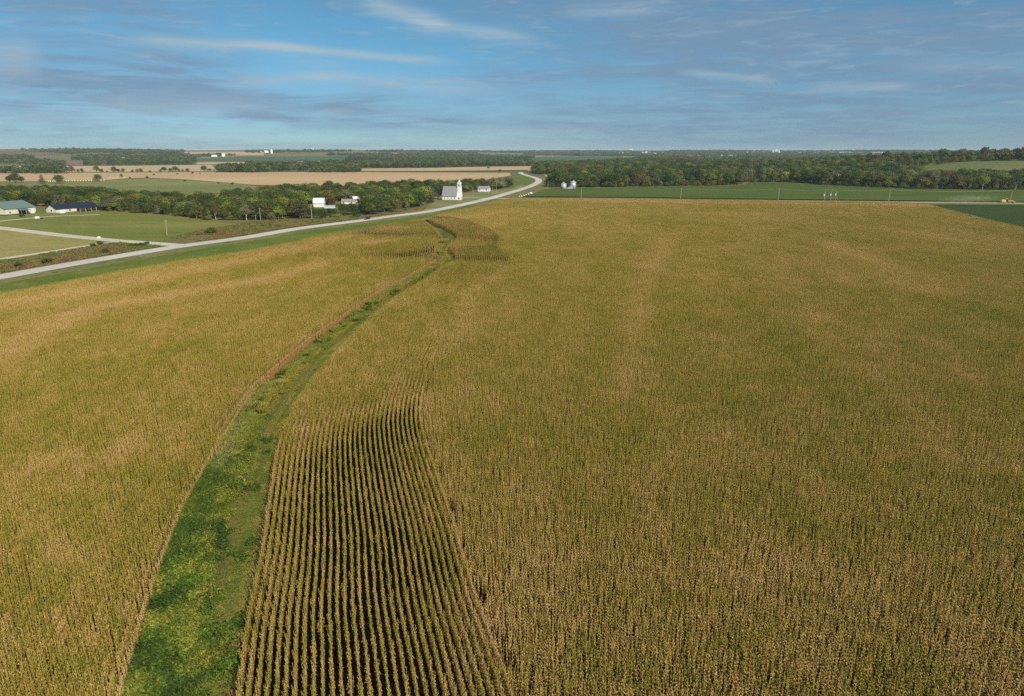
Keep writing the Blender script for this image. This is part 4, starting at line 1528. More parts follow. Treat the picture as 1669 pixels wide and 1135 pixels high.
def plant_single(t):
    ks = [i for i, k in enumerate(KIND) if k == t['kind']]
    i = ks[int(rng.integers(len(ks)))]
    name = {'round': 'broadleaf_tree', 'cedar': 'cedar_tree', 'sparse': 'bare_tree', 'bush': 'bush'}[t['kind']]
    s = t['h'] / NOMH[i]
    c = TONES[t['tone']]
    c = tuple(v * f for v, f in zip(c, np.clip(rng.normal(1.08, 0.2), 0.6, 1.6) * rng.normal(1, 0.05, 3)))
    cat = 'bush' if t['kind'] == 'bush' else 'tree'
    if i not in KROOT:
        root = thing(name, 'x', cat)
        tr = bpy.data.objects.new('trunk', PROTO[i][1])
        cr = bpy.data.objects.new('crown', PROTO[i][0])
        for q in (tr, cr):
            C.objects.link(q)
            q.parent = root
        KROOT[i] = (root, [(tr, []), (cr, [])])
        o, ch = root, (tr, cr)
        root.location = (t['x'], t['y'], t['z'])
        root.rotation_euler = (0, 0, rng.uniform(0, 6.28))
    else:
        src, kd = KROOT[i]
        o = src.copy()
        C.objects.link(o)
        o.location = (t['x'], t['y'], t['z'])
        o.rotation_euler = (0, 0, rng.uniform(0, 6.28))
        ch = []
        for q, _ in kd:
            k = q.copy()
            C.objects.link(k)
            k.parent = o
            ch.append(k)
    w = s * (rng.uniform(1.0, 1.35) if t['kind'] in ('round', 'bush') else rng.uniform(0.92, 1.15))
    o.scale = (w, w, s)
    ch[1].color = (*c, 1)
    if 'group' in o:
        del o['group']
    if t.get('label'):
        o['label'] = t['label']
        return
    if t['kind'] == 'bush':
        o['label'] = ('%s, %s' % (t['zone'], t['tone']))[:120]
        o['group'] = t['zone'].replace('lone dark bush', 'dark bushes').replace('low scrubby bush', 'low scrubby bushes')
        return
    nm = {'round': 'broadleaf tree', 'cedar': 'cedar', 'sparse': 'half bare tree'}[t['kind']]
    hi = 'tall' if t['h'] > 10.5 else ('medium' if t['h'] > 7.5 else 'low')
    o['label'] = '%s %s %s %s' % (hi, t['tone'], nm, t['zone'])
    o['group'] = '%s %ss %s' % (t['tone'], nm, t['zone'])


for t in singles:
    plant_single(t)

# everything else of the woods: masses
mass = [t for t in TREES if id(t) not in sid]


def plant_mass(sel, name, label):
    n = len(sel)
    if not n:
        return
    ids = [[i for i, k in enumerate(KIND) if k == t['kind']] for t in sel]
    pk = np.array([q[int(rng.integers(len(q)))] for q in ids])
    s = np.array([t['h'] / NOMH[p] for t, p in zip(sel, pk)])
    col = colours(n, np.array([TONES[t['tone']] for t in sel]) * 1.08, 0.22)
    scatter(name, [(t['x'], t['y'], t['z']) for t in sel], rng.uniform(0, 6.28, n), np.stack([s * 1.2, s * 1.2, s], 1), pk, tree_col, label, 'woods', leafcol=col)


plant_mass([t for t in mass if t['u'] < 840], 'woods', 'mixed green trees crowding the wood left of the highway')
plant_mass([t for t in mass if t['u'] >= 840], 'woods', 'mixed green and russet trees of the broad right hand woods')


def far_belt(polypx, spacing, hs, cols, col, gap=0.0, hv=0.25, gs=0.004):
    x, y = grid_in(polypx, spacing)
    px, _, dep = proj(x, y, 0 * x)
    m = (dep > 10) & (px > -150) & (px < PW + 150)
    if gap:
        m &= fbm(x * gs + 13, y * gs, 3) > gap
    x, y = x[m], y[m]
    n = len(x)
    z = height(x, y) - 0.5
    s = hs / 12.0 * rng.uniform(1 - hv, 1 + hv, n)
    k = rng.integers(0, len(cols), n)
    lc = colours(n, np.array([TONES[c] for c in cols])[k], 0.15)
    return np.column_stack([x, y, z]), s, lc


def far_mass(name, label, belts, col):
    P, S, L = (np.concatenate(q) for q in zip(*belts))
    n = len(P)
    print(name, n)
    scatter(name, P, rng.uniform(0, 6.28, n), S, rng.integers(0, len(col.objects), n), col, label, 'woods', leafcol=L)


FAR = ['olive green', 'dark green', 'dark green', 'deep green', 'olive green', 'grey green']
FARR = ['olive green', 'dark green', 'russet tinged', 'deep green', 'olive green', 'bronze green']
far_mass('far_woods', 'belts of trees scattered across the far fields on the left', [
    far_belt([(-100, 277), (60, 276), (108, 279), (108, 284), (-100, 284)], 15, 13, FAR, 0, 0.40),
    far_belt([(-100, 267), (60, 264), (104, 268), (104, 275), (-100, 275)], 22, 14, FAR, 0, 0.50),
    far_belt([(-100, 258), (40, 258), (55, 260), (55, 262.5), (-100, 263)], 26, 17, FAR, 0),
    far_belt([(138, 266), (250, 263), (318, 264), (315, 269.5), (200, 271), (138, 271)], 22, 15, FAR, 0, 0.45),
    far_belt([(355, 277), (430, 276), (445, 278), (440, 282), (355, 282)], 15, 15, FAR, 0, 0.36),
    far_belt([(440, 275), (560, 274), (590, 276), (590, 280.5), (440, 281)], 20, 13, FAR, 0, 0.52),
    far_belt([(505, 279.7), (585, 279.7), (590, 282), (505, 282)], 12, 9, FAR, 0, 0.42),
    far_belt([(525, 270), (580, 270), (580, 276), (525, 276)], 18, 15, FAR, 0, 0.38),
    far_belt([(565, 268), (720, 267.5), (866, 266), (866, 271), (760, 272.3), (700, 274), (565, 275)], 16, 15, FAR, 0),
    far_belt([(700, 264.5), (866, 264), (866, 267), (700, 268)], 24, 15, FAR, 0),
    far_belt([(400, 269), (560, 268.8), (560, 272), (400, 272.5)], 26, 13, FAR, 0, 0.5),
], far_col)
far_mass('far_woods', 'distant wooded slopes along the left skyline', [
    far_belt([(130, 256), (300, 255.5), (320, 257), (300, 263), (250, 264), (130, 264)], 46, 14, FAR, 0, 0.49, gs=0.003),
    far_belt([(280, 254), (400, 253.6), (575, 251), (575, 254), (400, 255), (300, 256)], 50, 14, FAR, 0, 0.48, gs=0.003),
    far_belt([(575, 257), (860, 257), (860, 262.5), (575, 262.5)], 48, 14, FAR, 0, 0.42, gs=0.002),
    far_belt([(560, 254), (870, 253), (870, 256), (560, 256.5)], 60, 14, FAR, 0, 0.5, gs=0.002),
    far_belt([(30, 246.8), (100, 246.3), (200, 246.5), (290, 248), (290, 251.5), (200, 251.5), (110, 251.5)], 60, 16, FAR, 0, 0.49, gs=0.002),
    far_belt([(410, 248.2), (575, 248), (720, 247.7), (870, 247.7), (870, 250), (575, 250.5), (410, 250)], 70, 15, FAR, 0, 0.46, gs=0.0012),
], grove_col)
far_mass('far_woods', 'blue green wooded valley and ridge along the right skyline', [
    far_belt([(1000, 266), (1100, 260), (1200, 258), (1480, 258), (1700, 258), (1700, 262), (1520, 263), (1440, 271.5), (1300, 266), (1100, 267)], 46, 15, FARR, 0, 0.30, gs=0.002),
    far_belt([(1040, 255), (1700, 253), (1700, 258.5), (1200, 259), (1060, 262)], 60, 15, FARR, 0, 0.40, gs=0.0015),
    far_belt([(860, 248.5), (1000, 247.6), (1800, 246.6), (1800, 253), (1040, 255), (860, 254.5)], 75, 16, FARR, 0, 0.33, gs=0.0012),
], grove_col)


# ------------------------------------------------------------------ buildings
M['white'] = siding_mat('white painted boards', (0.88, 0.87, 0.84), 0.2)
M['white_metal'] = siding_mat('white ribbed metal', (0.80, 0.80, 0.78), 0.35, 0, 0.4)
M['cream'] = siding_mat('cream ribbed metal siding', (0.74, 0.68, 0.54), 0.3, 0, 0.5)
M['cream_board'] = siding_mat('pale cream boards', (0.76, 0.72, 0.55), 0.25)
M['green_roof'] = siding_mat('faded green metal roof', (0.15, 0.215, 0.185), 0.4, 0, 0.45)
M['green_trim'] = plain_mat('dark green metal trim', (0.02, 0.10, 0.07), 0.5)
M['navy_roof'] = siding_mat('navy metal roof', (0.020, 0.026, 0.052), 0.4, 0, 0.45)
M['grey_shingle'] = siding_mat('grey shingles', (0.28, 0.28, 0.29), 0.3, 2, 0.9)
M['grey_metal'] = siding_mat('dull galvanised sheet', (0.42, 0.43, 0.44), 0.3, 0, 0.5, 0.3)
M['galv'] = siding_mat('bright galvanised steel rings', (0.56, 0.57, 0.58), 0.8, 2, 0.35, 0.25, 0.05)
M['glass'] = plain_mat('dark window glass', (0.03, 0.035, 0.045), 0.08, spec=0.7)
M['glass_blue'] = plain_mat('grey church window', (0.16, 0.18, 0.21), 0.15, spec=0.6)
M['dark'] = plain_mat('dark opening', (0.02, 0.018, 0.016), 0.9)
M['white_paint'] = plain_mat('white paint', (0.80, 0.80, 0.78), 0.45)
M['red'] = siding_mat('barn red boards', (0.33, 0.035, 0.03), 0.25, 0)
M['maroon_door'] = plain_mat('maroon door paint', (0.14, 0.018, 0.02), 0.5)
M['stone'] = plain_mat('grey foundation', (0.20, 0.19, 0.18), 0.9)
M['pool_blue'] = plain_mat('pale blue tarpaulin', (0.42, 0.60, 0.66), 0.5)
M['wood'] = plain_mat('weathered pole wood', (0.42, 0.37, 0.28), 0.9, scale=3)
M['wire'] = plain_mat('aluminium wire', (0.35, 0.35, 0.34), 0.5, 0.6)
M['bale'] = plain_mat('straw yellow bale', (0.66, 0.58, 0.36), 0.95, scale=4)
M['rock'] = plain_mat('pale limestone', (0.76, 0.74, 0.66), 0.9, scale=2)
M['tyre'] = plain_mat('black rubber', (0.02, 0.02, 0.02), 0.85)
M['steel_rim'] = plain_mat('grey steel', (0.40, 0.40, 0.40), 0.4, 0.7)
M['yellow'] = plain_mat('faded machine yellow', (0.72, 0.50, 0.22), 0.5)
M['car_paint'] = plain_mat('very dark blue car paint', (0.012, 0.014, 0.022), 0.25, spec=0.6, var=0.05)
M['lamp_glass'] = plain_mat('clear lamp glass', (0.85, 0.85, 0.82), 0.1, spec=0.8)
M['far_white'] = plain_mat('distant white wall', (0.80, 0.80, 0.78), 0.6)
M['far_roof'] = plain_mat('distant pale roof', (0.52, 0.54, 0.56), 0.5)
M['far_blue'] = plain_mat('distant pale blue steel', (0.50, 0.62, 0.72), 0.5)
M['dust'] = None


def gable_walls(b, L, W, hw, hr):
    return b.prism([(0, 0), (W, 0), (W, hw), (W / 2, hw + hr), (0, hw)], 0, L)


def gable_roof(b, L, W, hw, hr, o=0.4, th=0.18):
    k = hr / (W / 2)
    e = o
    z = 0.02
    top = [(-e, hw - k * e + z), (W / 2, hw + hr + z), (W + e, hw - k * e + z)]
    poly = top + [(y, q + th) for y, q in reversed(top)]
    return b.prism(poly, -o, L + o)


def church():
    th = R(-13)
    p = G(721, 326.3)
    r = thing('church', 'white clapboard church with steep grey roof and square bell tower beside the highway', 'church', (p[0], p[1], 0), th)
    L, W, hw, hr = 14.2, 10.5, 4.2, 8.4
    w = gable_walls(MB(), L, W, hw, hr).build('wall', M['white'], r)
    rf = gable_roof(MB(), L, W, hw, hr, 0.45, 0.22).build('roof', M['grey_shingle'], r)
    MB().box(-0.15, -0.15, 0, L + 0.15, W + 0.15, 0.35).build('foundation', M['stone'], r)
    for i in range(4):
        x = 1.8 + i * 3.3
        f = MB().prism_y([(x + 0.2, 1.2), (x + 0.9, 1.2), (x + 0.9, 2.4), (x + 0.55, 2.85), (x + 0.2, 2.4)], -0.06, 0.02).build('window', M['glass_blue'], r)
        MB().box(x - 0.1, -0.12, 0.78, x + 1.2, 0.02, 0.9).build('sill', M['white'], f)
    x0, x1, y0, y1 = L - 0.3, L + 3.2, W / 2 - 1.75, W / 2 + 1.75
    t = MB()
    v = [(x0, y0 - 0.5, 0), (x1 + 0.5, y0 - 0.5, 0), (x1 + 0.5, y1 + 0.5, 0), (x0, y1 + 0.5, 0), (x0, y0, 11), (x1, y0, 11), (x1, y1, 11), (x0, y1, 11),
         (x0 + 0.2, y0 + 0.2, 16.2), (x1 - 0.2, y0 + 0.2, 16.2), (x1 - 0.2, y1 - 0.2, 16.2), (x0 + 0.2, y1 - 0.2, 16.2)]
    t.add(v, [(0, 1, 5, 4), (1, 2, 6, 5), (2, 3, 7, 6), (3, 0, 4, 7), (4, 5, 9, 8), (5, 6, 10, 9), (6, 7, 11, 10), (7, 4, 8, 11), (8, 9, 10, 11), (3, 2, 1, 0)])
    tw = t.build('tower', M['white'], r)
    MB().box(x0 - 0.05, y0 - 0.05, 16.2, x1 + 0.05, y1 + 0.05, 16.6).build('cornice', M['white'], tw)
    xm, ym = (x0 + x1) / 2, (y0 + y1) / 2
    MB().box(xm - 0.65, y0 - 0.02, 12.6, xm + 0.65, y0 + 0.25, 14.8).build('louvre', M['stone'], tw)
    MB().box(x1 - 0.25, ym - 0.65, 12.6, x1 + 0.02, ym + 0.65, 14.8).build('louvre', M['stone'], tw)
    sp = MB()
    sp.lathe([(0.9, 16.6), (0.75, 17.6), (0.85, 17.65), (0.02, 19.0)], 8, xm, ym)
    sp.box(xm - 0.07, ym - 0.07, 18.8, xm + 0.07, ym + 0.07, 20.2).box(xm - 0.4, ym - 0.06, 19.5, xm + 0.4, ym + 0.06, 19.65)
    sp.build('cupola', M['white'], tw)
    d = MB().box(x1 + 0.26, ym - 0.8, 0.4, x1 + 0.60, ym + 0.8, 3.0).build('door', M['maroon_door'], r)
    MB().box(x1 + 0.6, ym - 0.06, 1.5, x1 + 0.66, ym + 0.06, 1.62).build('handle', M['steel_rim'], d)
    MB().box(x1 + 0.5, ym - 1.4, 0, x1 + 1.7, ym + 1.4, 0.3).build('step', M['stone'], r)
    sd = MB().box(x0 + 1.0, y0 - 0.48, 0.3, x0 + 2.2, y0 - 0.30, 2.6).build('door', M['dark'], r)
    MB().tube((x0 + 1.15, y0 - 0.52, 1.4), (x0 + 1.15, y0 - 0.44, 1.4), 0.06).build('handle', M['steel_rim'], sd)


church()


def machine_shed():
    p = G(10, 352.2)
    th = R(77)
    r = thing('machine_shed', 'long cream metal shed with faded green roof at the left of the lawn', 'shed', (p[0], p[1], 0), th)
    L, W, hw, hr = 25.0, 22.0, 4.7, 4.6
    gable_walls(MB(), L, W, hw, hr).build('wall', M['cream'], r)
    gable_roof(MB(), L, W, hw, hr, 0.5, 0.2).build('roof', M['green_roof'], r)
    MB().box(-0.06, -0.06, 0, L + 0.06, W + 0.06, 0.9).build('wainscot', M['green_trim'], r)
    aw = MB().add([(9.5, 0, 3.9), (17.5, 0, 3.9), (17.5, -3.6, 3.1), (9.5, -3.6, 3.1), (9.5, 0, 4.05), (17.5, 0, 4.05), (17.5, -3.6, 3.25), (9.5, -3.6, 3.25)],
                  [(0, 1, 2, 3), (7, 6, 5, 4), (0, 4, 5, 1), (1, 5, 6, 2), (2, 6, 7, 3), (3, 7, 4, 0)]).build('awning', M['green_roof'], r)
    for x in (9.8, 13.5, 17.2):
        MB().box(x - 0.08, -3.45, 0, x + 0.08, -3.29, 3.1).build('post', M['wood'], aw)
    MB().box(10.5, -0.09, 0, 16.5, 0.02, 2.9).build('doorway', M['dark'], r)
    d = MB().box(18.4, -0.14, 0, 23.8, 0.02, 3.6).build('door', M['white_metal'], r)
    MB().box(18.7, -0.2, 1.0, 18.8, -0.13, 1.3).build('handle', M['steel_rim'], d)
    w = MB().box(3.0, -0.09, 1.6, 4.2, 0.02, 2.6).build('window', M['glass'], r)
    MB().box(2.9, -0.12, 1.48, 4.3, 0.0, 1.6).build('sill', M['white_paint'], w)
    return r, th


def house_long():
    p = G(92.5, 348.8)
    th = R(72)
    r = thing('farm_house', 'long low cream building with a navy metal roof and white garage door', 'building', (p[0], p[1], 0), th)
    L, W, hw, hr = 36.0, 10.0, 3.4, 3.0
    gable_walls(MB(), L, W, hw, hr).build('wall', M['cream_board'], r)
    gable_roof(MB(), L, W, hw, hr, 0.5, 0.18).build('roof', M['navy_roof'], r)
    MB().box(-0.05, -0.05, 0, L + 0.05, W + 0.05, 0.8).build('foundation', M['stone'], r)
    g = MB().box(2.6, -0.12, 0.05, 7.0, 0.02, 2.9).build('garage_door', M['white_metal'], r)
    MB().box(4.7, -0.18, 0.5, 4.9, -0.11, 0.6).build('handle', M['steel_rim'], g)
    for x in (10.5, 25.0, 30.0):
        w = MB().box(x, -0.09, 1.4, x + 1.4, 0.02, 2.5).build('window', M['glass'], r)
        MB().box(x - 0.1, -0.12, 1.28, x + 1.5, 0.0, 1.4).build('sill', M['white_paint'], w)
    MB().box(17.0, -0.10, 0.05, 20.5, 0.02, 2.7).build('door', M['maroon_door'], r)
    po = MB().add([(17, 0.1, 3.55), (36.3, 0.1, 3.55), (36.3, -3.4, 2.75), (17, -3.4, 2.75), (17, 0.1, 3.7), (36.3, 0.1, 3.7), (36.3, -3.4, 2.9), (17, -3.4, 2.9)],
                  [(0, 1, 2, 3), (7, 6, 5, 4), (0, 4, 5, 1), (1, 5, 6, 2), (2, 6, 7, 3), (3, 7, 4, 0)]).build('porch_roof', M['navy_roof'], r)
    for x in (17.2, 22.0, 27.0, 31.5, 36.0):
        MB().box(x - 0.08, -3.3, 0, x + 0.08, -3.14, 2.75).build('post', M['white_paint'], po)
    MB().box(-0.09, 4.2, 1.7, 0.02, 5.4, 2.7).build('window', M['glass'], r)


machine_shed()
house_long()


def white_shed():
    p = G(511, 338)
    r = thing('gambrel_shed', 'bright white shed with curved white roof standing among trees', 'shed', (p[0], p[1], 0), R(6))
    L, W, hw = 8.8, 7.5, 3.6
    MB().prism([(0, 0), (W, 0), (W, hw), (W - 1.2, hw + 2.4), (W / 2, hw + 3.5), (1.2, hw + 2.4), (0, hw)], 0, L).build('wall', M['white_metal'], r)
    o = [(-0.25, hw - 0.3), (1.05, hw + 2.5), (W / 2, hw + 3.62), (W - 1.05, hw + 2.5), (W + 0.25, hw - 0.3)]
    MB().prism(o + [(y + (0.12 if y > W / 2 else (-0.12 if y < W / 2 else 0)), z + 0.14) for y, z in reversed(o)], -0.3, L + 0.3).build('roof', M['white_metal'], r)
    d = MB().box(L - 0.02, 2.4, 0, L + 0.10, 5.0, 2.8).build('door', M['grey_metal'], r)
    MB().box(L + 0.10, 2.6, 1.2, L + 0.15, 2.7, 1.4).build('handle', M['steel_rim'], d)


def small_barn(name, label, px, pb, th, L, W, hw, hr, mw, mr, cat='barn', door=True, win=0):
    p = G(px, pb)
    r = thing(name, label, cat, (p[0], p[1], 0), th)
    gable_walls(MB(), L, W, hw, hr).build('wall', M[mw], r)
    gable_roof(MB(), L, W, hw, hr, 0.35, 0.15).build('roof', M[mr], r)
    if door:
        d = MB().box(L * 0.3, -0.09, 0, L * 0.3 + min(2.4, L * 0.35), 0.02, hw * 0.8).build('door', M['white_paint'], r)
        MB().box(L * 0.3 + 0.1, -0.14, hw * 0.35, L * 0.3 + 0.2, -0.08, hw * 0.45).build('handle', M['dark'], d)
    for i in range(win):
        x = L * (0.12 + 0.6 * i / max(1, win - 1))
        w = MB().box(x, -0.08, hw * 0.4, x + 1.0, 0.02, hw * 0.8).build('window', M['glass'], r)
        MB().box(x - 0.08, -0.11, hw * 0.4 - 0.12, x + 1.08, 0.0, hw * 0.4).build('sill', M['white_paint'], w)
    return r


white_shed()
small_barn('barn', 'small red barn with a white roof half hidden in the wood', 577, 331, R(40), 6.0, 5.0, 3.4, 2.0, 'red', 'white_metal')
small_barn('farm_house', 'low farmhouse with a dull grey roof beside the red barn', 556.5, 333, R(4), 11.5, 8.0, 2.2, 1.9, 'cream_board', 'grey_shingle', 'house', win=2)
small_barn('lean_shed', 'low shed with a pale blue roof right of the white shed', 528, 339.5, R(2), 8.5, 4.0, 1.1, 0.7, 'white', 'pool_blue', 'shed', door=False)
small_barn('farm_house', 'white house under dark trees right of the church', 779, 312.5, R(-10), 13.0, 8.0, 3.2, 2.6, 'white', 'grey_shingle', 'house', win=3)


def grain_bin(px, pb, d, h, label):
    p = G(px, pb)
    r = thing('grain_bin', label, 'grain bin', (p[0], p[1], 0), R(20), 'galvanised grain bins at the edge of the soybeans')
    b = MB().lathe([(d / 2, 0), (d / 2, h)], 28).build('drum', M['galv'], r)
    for q in b.data.polygons:
        q.use_smooth = len(q.vertices) == 4
    MB().lathe([(d / 2 + 0.18, h - 0.05), (d / 2 + 0.12, h + 0.08), (0.45, h + d * 0.26), (0.4, h + d * 0.26 + 0.3), (0.05, h + d * 0.26 + 0.5)], 28).build('roof', M['galv'], r)
    dr = MB().box(-0.5, -d / 2 - 0.06, 0.2, 0.5, -d / 2 + 0.2, 1.9).build('door', M['grey_metal'], r)
    MB().box(0.25, -d / 2 - 0.12, 1.0, 0.35, -d / 2 - 0.05, 1.15).build('handle', M['dark'], dr)
    la = MB()
    for s in (-0.25, 0.25):
        la.tube((1.6 + s, -d / 2 * 0.93 - 0.05, 0.3), (1.6 + s, -d / 2 * 0.93 - 0.05, h), 0.04, n=5)
    for i in range(int(h / 0.5)):
        la.tube((1.35, -d / 2 * 0.93 - 0.05, 0.4 + i * 0.5), (1.85, -d / 2 * 0.93 - 0.05, 0.4 + i * 0.5), 0.03, n=5)
    la.build('ladder', M['steel_rim'], r)


grain_bin(918.5, 308.8, 6.8, 6.4, 'shorter silver grain bin on the left of the pair')
grain_bin(934, 308.2, 7.0, 8.2, 'taller silver grain bin on the right of the pair')
p = G(923, 309)
ls = thing('lean_shed', 'small grey sloping roofed metal shed between the two grain bins', 'shed', (p[0], p[1], 0), R(8))
MB().prism_y([(0, 0), (7.4, 0), (7.4, 4.2), (5.6, 4.3), (0, 0.6)], -2.2, 2.2).build('wall', M['grey_metal'], ls)
MB().prism_y([(-0.4, 0.42), (5.6, 4.36), (7.7, 4.25), (7.7, 4.43), (5.55, 4.55), (-0.5, 0.6)], -2.5, 2.5).build('roof', M['grey_metal'], ls)


# distant farm and town buildings: each a small gabled block
def far_building(px, pb, w, h, d, label, group, mw='far_white', mr='far_roof', rz=0.0, name='building', z=0.0):
    p = GT(px, pb)
    r = thing(name, label, 'building', (p[0], p[1], float(height(*p)) + z), math.atan2(p[1], p[0]) - math.pi / 2 + rz, group)
    W = gable_walls(MB(), w, d, h, h * 0.25)
    W.v = [(x - w / 2, y - d / 2, q) for x, y, q in W.v]
    W.build('wall', M[mw], r)
    Q = gable_roof(MB(), w, d, h, h * 0.25, 0.4, 0.3)
    Q.v = [(x - w / 2, y - d / 2, q) for x, y, q in Q.v]
    Q.build('roof', M[mr], r)
    return r


TOWN = [(951, 252.2, 34, 8), (975, 252.2, 24, 6), (990, 252.3, 36, 6), (998, 252.2, 22, 6), (1010, 252.3, 14, 8), (1014.5, 252.2, 22, 9), (1024, 252.2, 36, 6), (1048, 252.2, 32, 11),
        (1053.5, 251.8, 26, 15), (1059, 252.2, 24, 10), (1058, 256.4, 36, 9), (1067, 254.6, 24, 15), (1074, 251.8, 22, 6), (1081, 251.5, 30, 8), (1076.5, 258.2, 16, 9), (1161, 254, 26, 7),
        (1126, 259, 22, 9), (1141, 259, 30, 9), (1155, 259.5, 44, 8), (1165, 259, 40, 8), (1176, 259, 16, 13), (1182, 259, 12, 9), (1188, 259.2, 14, 11), (1191.5, 259, 22, 12), (1199, 259, 20, 12),
        (1207, 259, 32, 8), (1218, 250.8, 18, 7), (1231, 251, 60, 8), (1242, 251, 42, 8), (1252, 251.2, 50, 9), (1273, 253, 56, 9), (1284, 253, 24, 7), (1309, 252, 92, 9), (1333, 251.8, 70, 8),
        (1356, 252, 40, 10), (1376, 251.8, 110, 10), (1387, 252.6, 44, 9), (1401, 252.5, 30, 9), (1408, 255.2, 36, 8), (1419, 255, 50, 9), (1429, 252.6, 96, 11), (1506, 256.4, 60, 9), (1445, 256, 30, 7)]
for i, (px, pb, w, h) in enumerate(TOWN):
    g = 'white buildings strung along the valley left of the town centre' if px < 1100 else ('low white sheds of the town in the middle of the valley' if px < 1215 else 'long pale warehouses on the right of the valley')
    lb = {'white buildings strung along the valley left of the town centre': 'tiny white building in the valley above the woods',
          'low white sheds of the town in the middle of the valley': 'small white town shed behind the treetops',
          'long pale warehouses on the right of the valley': 'long pale warehouse roof on the valley floor'}[g]
    far_building(px, pb, w * 0.8, h * 0.85, w * 0.45, lb, g, rz=rng.uniform(-0.3, 0.3), z=8.0 if pb > 253.5 else 10.0)
far_building(1029, 247.4, 34, 22, 26, 'single white building on the skyline above the valley', None, z=6)
# the elevator: a cluster of tall pale blue bins and a leg
p = GT(1264, 252)
hz = float(height(*p)) + 6
ge = thing('grain_elevator', 'pale blue grain elevator with tall bins rising above the town', 'grain elevator', (p[0], p[1], hz))
for x, rr, hh in ((-26, 9, 24), (-8, 9, 27), (10, 10, 30), (28, 8, 22)):
    MB().lathe([(rr, 0), (rr, hh), (rr * 0.15, hh + rr * 0.5)], 18, x, 0).build('bin', M['far_blue'], ge)
MB().box(-2, -4, 0, 5, 4, 40).build('headhouse', M['far_white'], ge)
MB().tube((5, 0, 40), (28, 0, 26), 0.9).build('spout', M['far_blue'], ge)
# the skyline farmstead on the left
for px, pb, w, h, lb in ((426.5, 249.8, 14, 9, 'tiny white farm building left in the skyline farmstead'), (434, 250.4, 24, 12, 'white farm building with sloping roof in the skyline farmstead'),
                         (509, 248.2, 20, 16, 'tiny white building on the skyline right of the farmstead')):
    far_building(px, pb, w, h, w * 0.7, lb, None, rz=0.3, z=4)
p = GT(443, 251.5)
sl = thing('silo', 'tall pale silo on the right of the skyline farmstead', 'silo', (p[0], p[1], float(height(*p)) + 2))
MB().lathe([(7, 0), (7, 22)], 18).build('drum', M['far_white'], sl)
MB().lathe([(7.2, 22), (5, 26), (0.3, 28)], 18).build('roof', M['far_roof'], sl)
far_building(202, 262.5, 34, 8, 16, 'pale farm building in front of the wooded slope on the left', None, rz=0.1, z=3)
far_building(364, 256.3, 16, 12, 10, 'tiny white house at the left end of the distant green field', None, rz=0.4, z=3)
far_building(349, 256.6, 26, 7, 14, 'low pale shed by the trees above the distant green field', None, rz=0.2, z=3)


# ------------------------------------------------------------------ poles and wires
def pole(px, pb, h, label, group=None, arm=True, cans=0, lean=0.0, z=0.0):
    p = G(px, pb, z)
    r = thing('utility_pole', label, 'utility pole', (p[0], p[1], 0), rot, group)
    r.rotation_euler = (0, lean, rot)
    MB().tube((0, 0, -0.3), (0, 0, h), 0.19, 0.13, 9).build('post', M['wood'], r)
    if arm:
        a = MB().box(-0.07, -1.1, h - 0.75, 0.07, 1.1, h - 0.6).build('crossarm', M['wood'], r)
        for y in (-0.95, 0.0, 0.95):
            MB().lathe([(0.05, h - 0.6), (0.07, h - 0.5), (0.03, h - 0.4)], 8, 0, y).build('insulator', M['white_paint'], a)
    for k in range(cans):
        MB().lathe([(0.34, h - 4.4), (0.36, h - 3.2), (0.1, h - 3.05)], 14, -0.56, 0).build('transformer', M['white_paint'], r)
    return p


GRP = 'bare poles along the gravel road behind the corn'
LINE = []
# the line runs beside the gravel road, on its far side
gd = (GR[1] - GR[0]) / np.linalg.norm(GR[1] - GR[0])
gn = np.array((-gd[1], gd[0]))


def on_line(px, off=6.0):
    """the place beside the gravel road that is seen in this column"""
    a, b = GR[0] + gn * off, GR[0] + gn * off + gd
    k = (px - CX) / F
    f = lambda q: q[0] - k * (q[1] * cP + CAMZ * sP)
    t = f(a) / (f(a) - f(b))
    return a + gd * t


for px, cans, lb in ((947, 0, 'leftmost bare pole in front of the soybeans, nearest the grain bins'), (1109, 0, 'lone pole in front of the soybeans midway between bins and transformers'),
                     (1268, 0, 'pole in front of the soybeans just left of the transformer poles'), (1448, 0, 'pole in front of the soybeans just right of the transformer poles'),
                     (1646, 0, 'pole beside the yellow grader on the gravel road')):
    q = on_line(px)
    r = thing('utility_pole', lb, 'utility pole', (q[0], q[1], 0), math.atan2(gd[1], gd[0]), GRP)
    MB().tube((0, 0, -0.3), (0.25, 0, 10.6), 0.20, 0.15, 9).build('post', M['wood'], r)
    MB().lathe([(0.05, 10.55), (0.08, 10.7), (0.03, 10.85)], 8, 0.25, 0).build('insulator', M['white_paint'], r)
    LINE.append((q[0], q[1], 10.8))
for px, off, lb in ((1343, 6, 'left one of three poles carrying white transformers'), (1353.3, 9, 'middle one of three poles carrying white transformers'), (1361.5, 14, 'right one of three poles carrying white transformers')):
    q = on_line(px, off)
    r = thing('utility_pole', lb, 'utility pole', (q[0], q[1], 0), math.atan2(gd[1], gd[0]), 'transformer poles in front of the soybeans')
    hh = 10.8
    MB().tube((0, 0, -0.3), (0.3, 0, hh), 0.20, 0.14, 9).build('post', M['wood'], r)
    MB().box(0.2, -0.9, hh - 1.1, 0.34, 0.9, hh - 0.95).build('crossarm', M['wood'], r)
    MB().lathe([(0.42, hh - 6.0), (0.45, hh - 4.5), (0.12, hh - 4.3)], 14, -0.52, 0).build('transformer', M['white_paint'], r)
    if off == 6:
        LINE.append((q[0], q[1], hh))
LINE.sort()
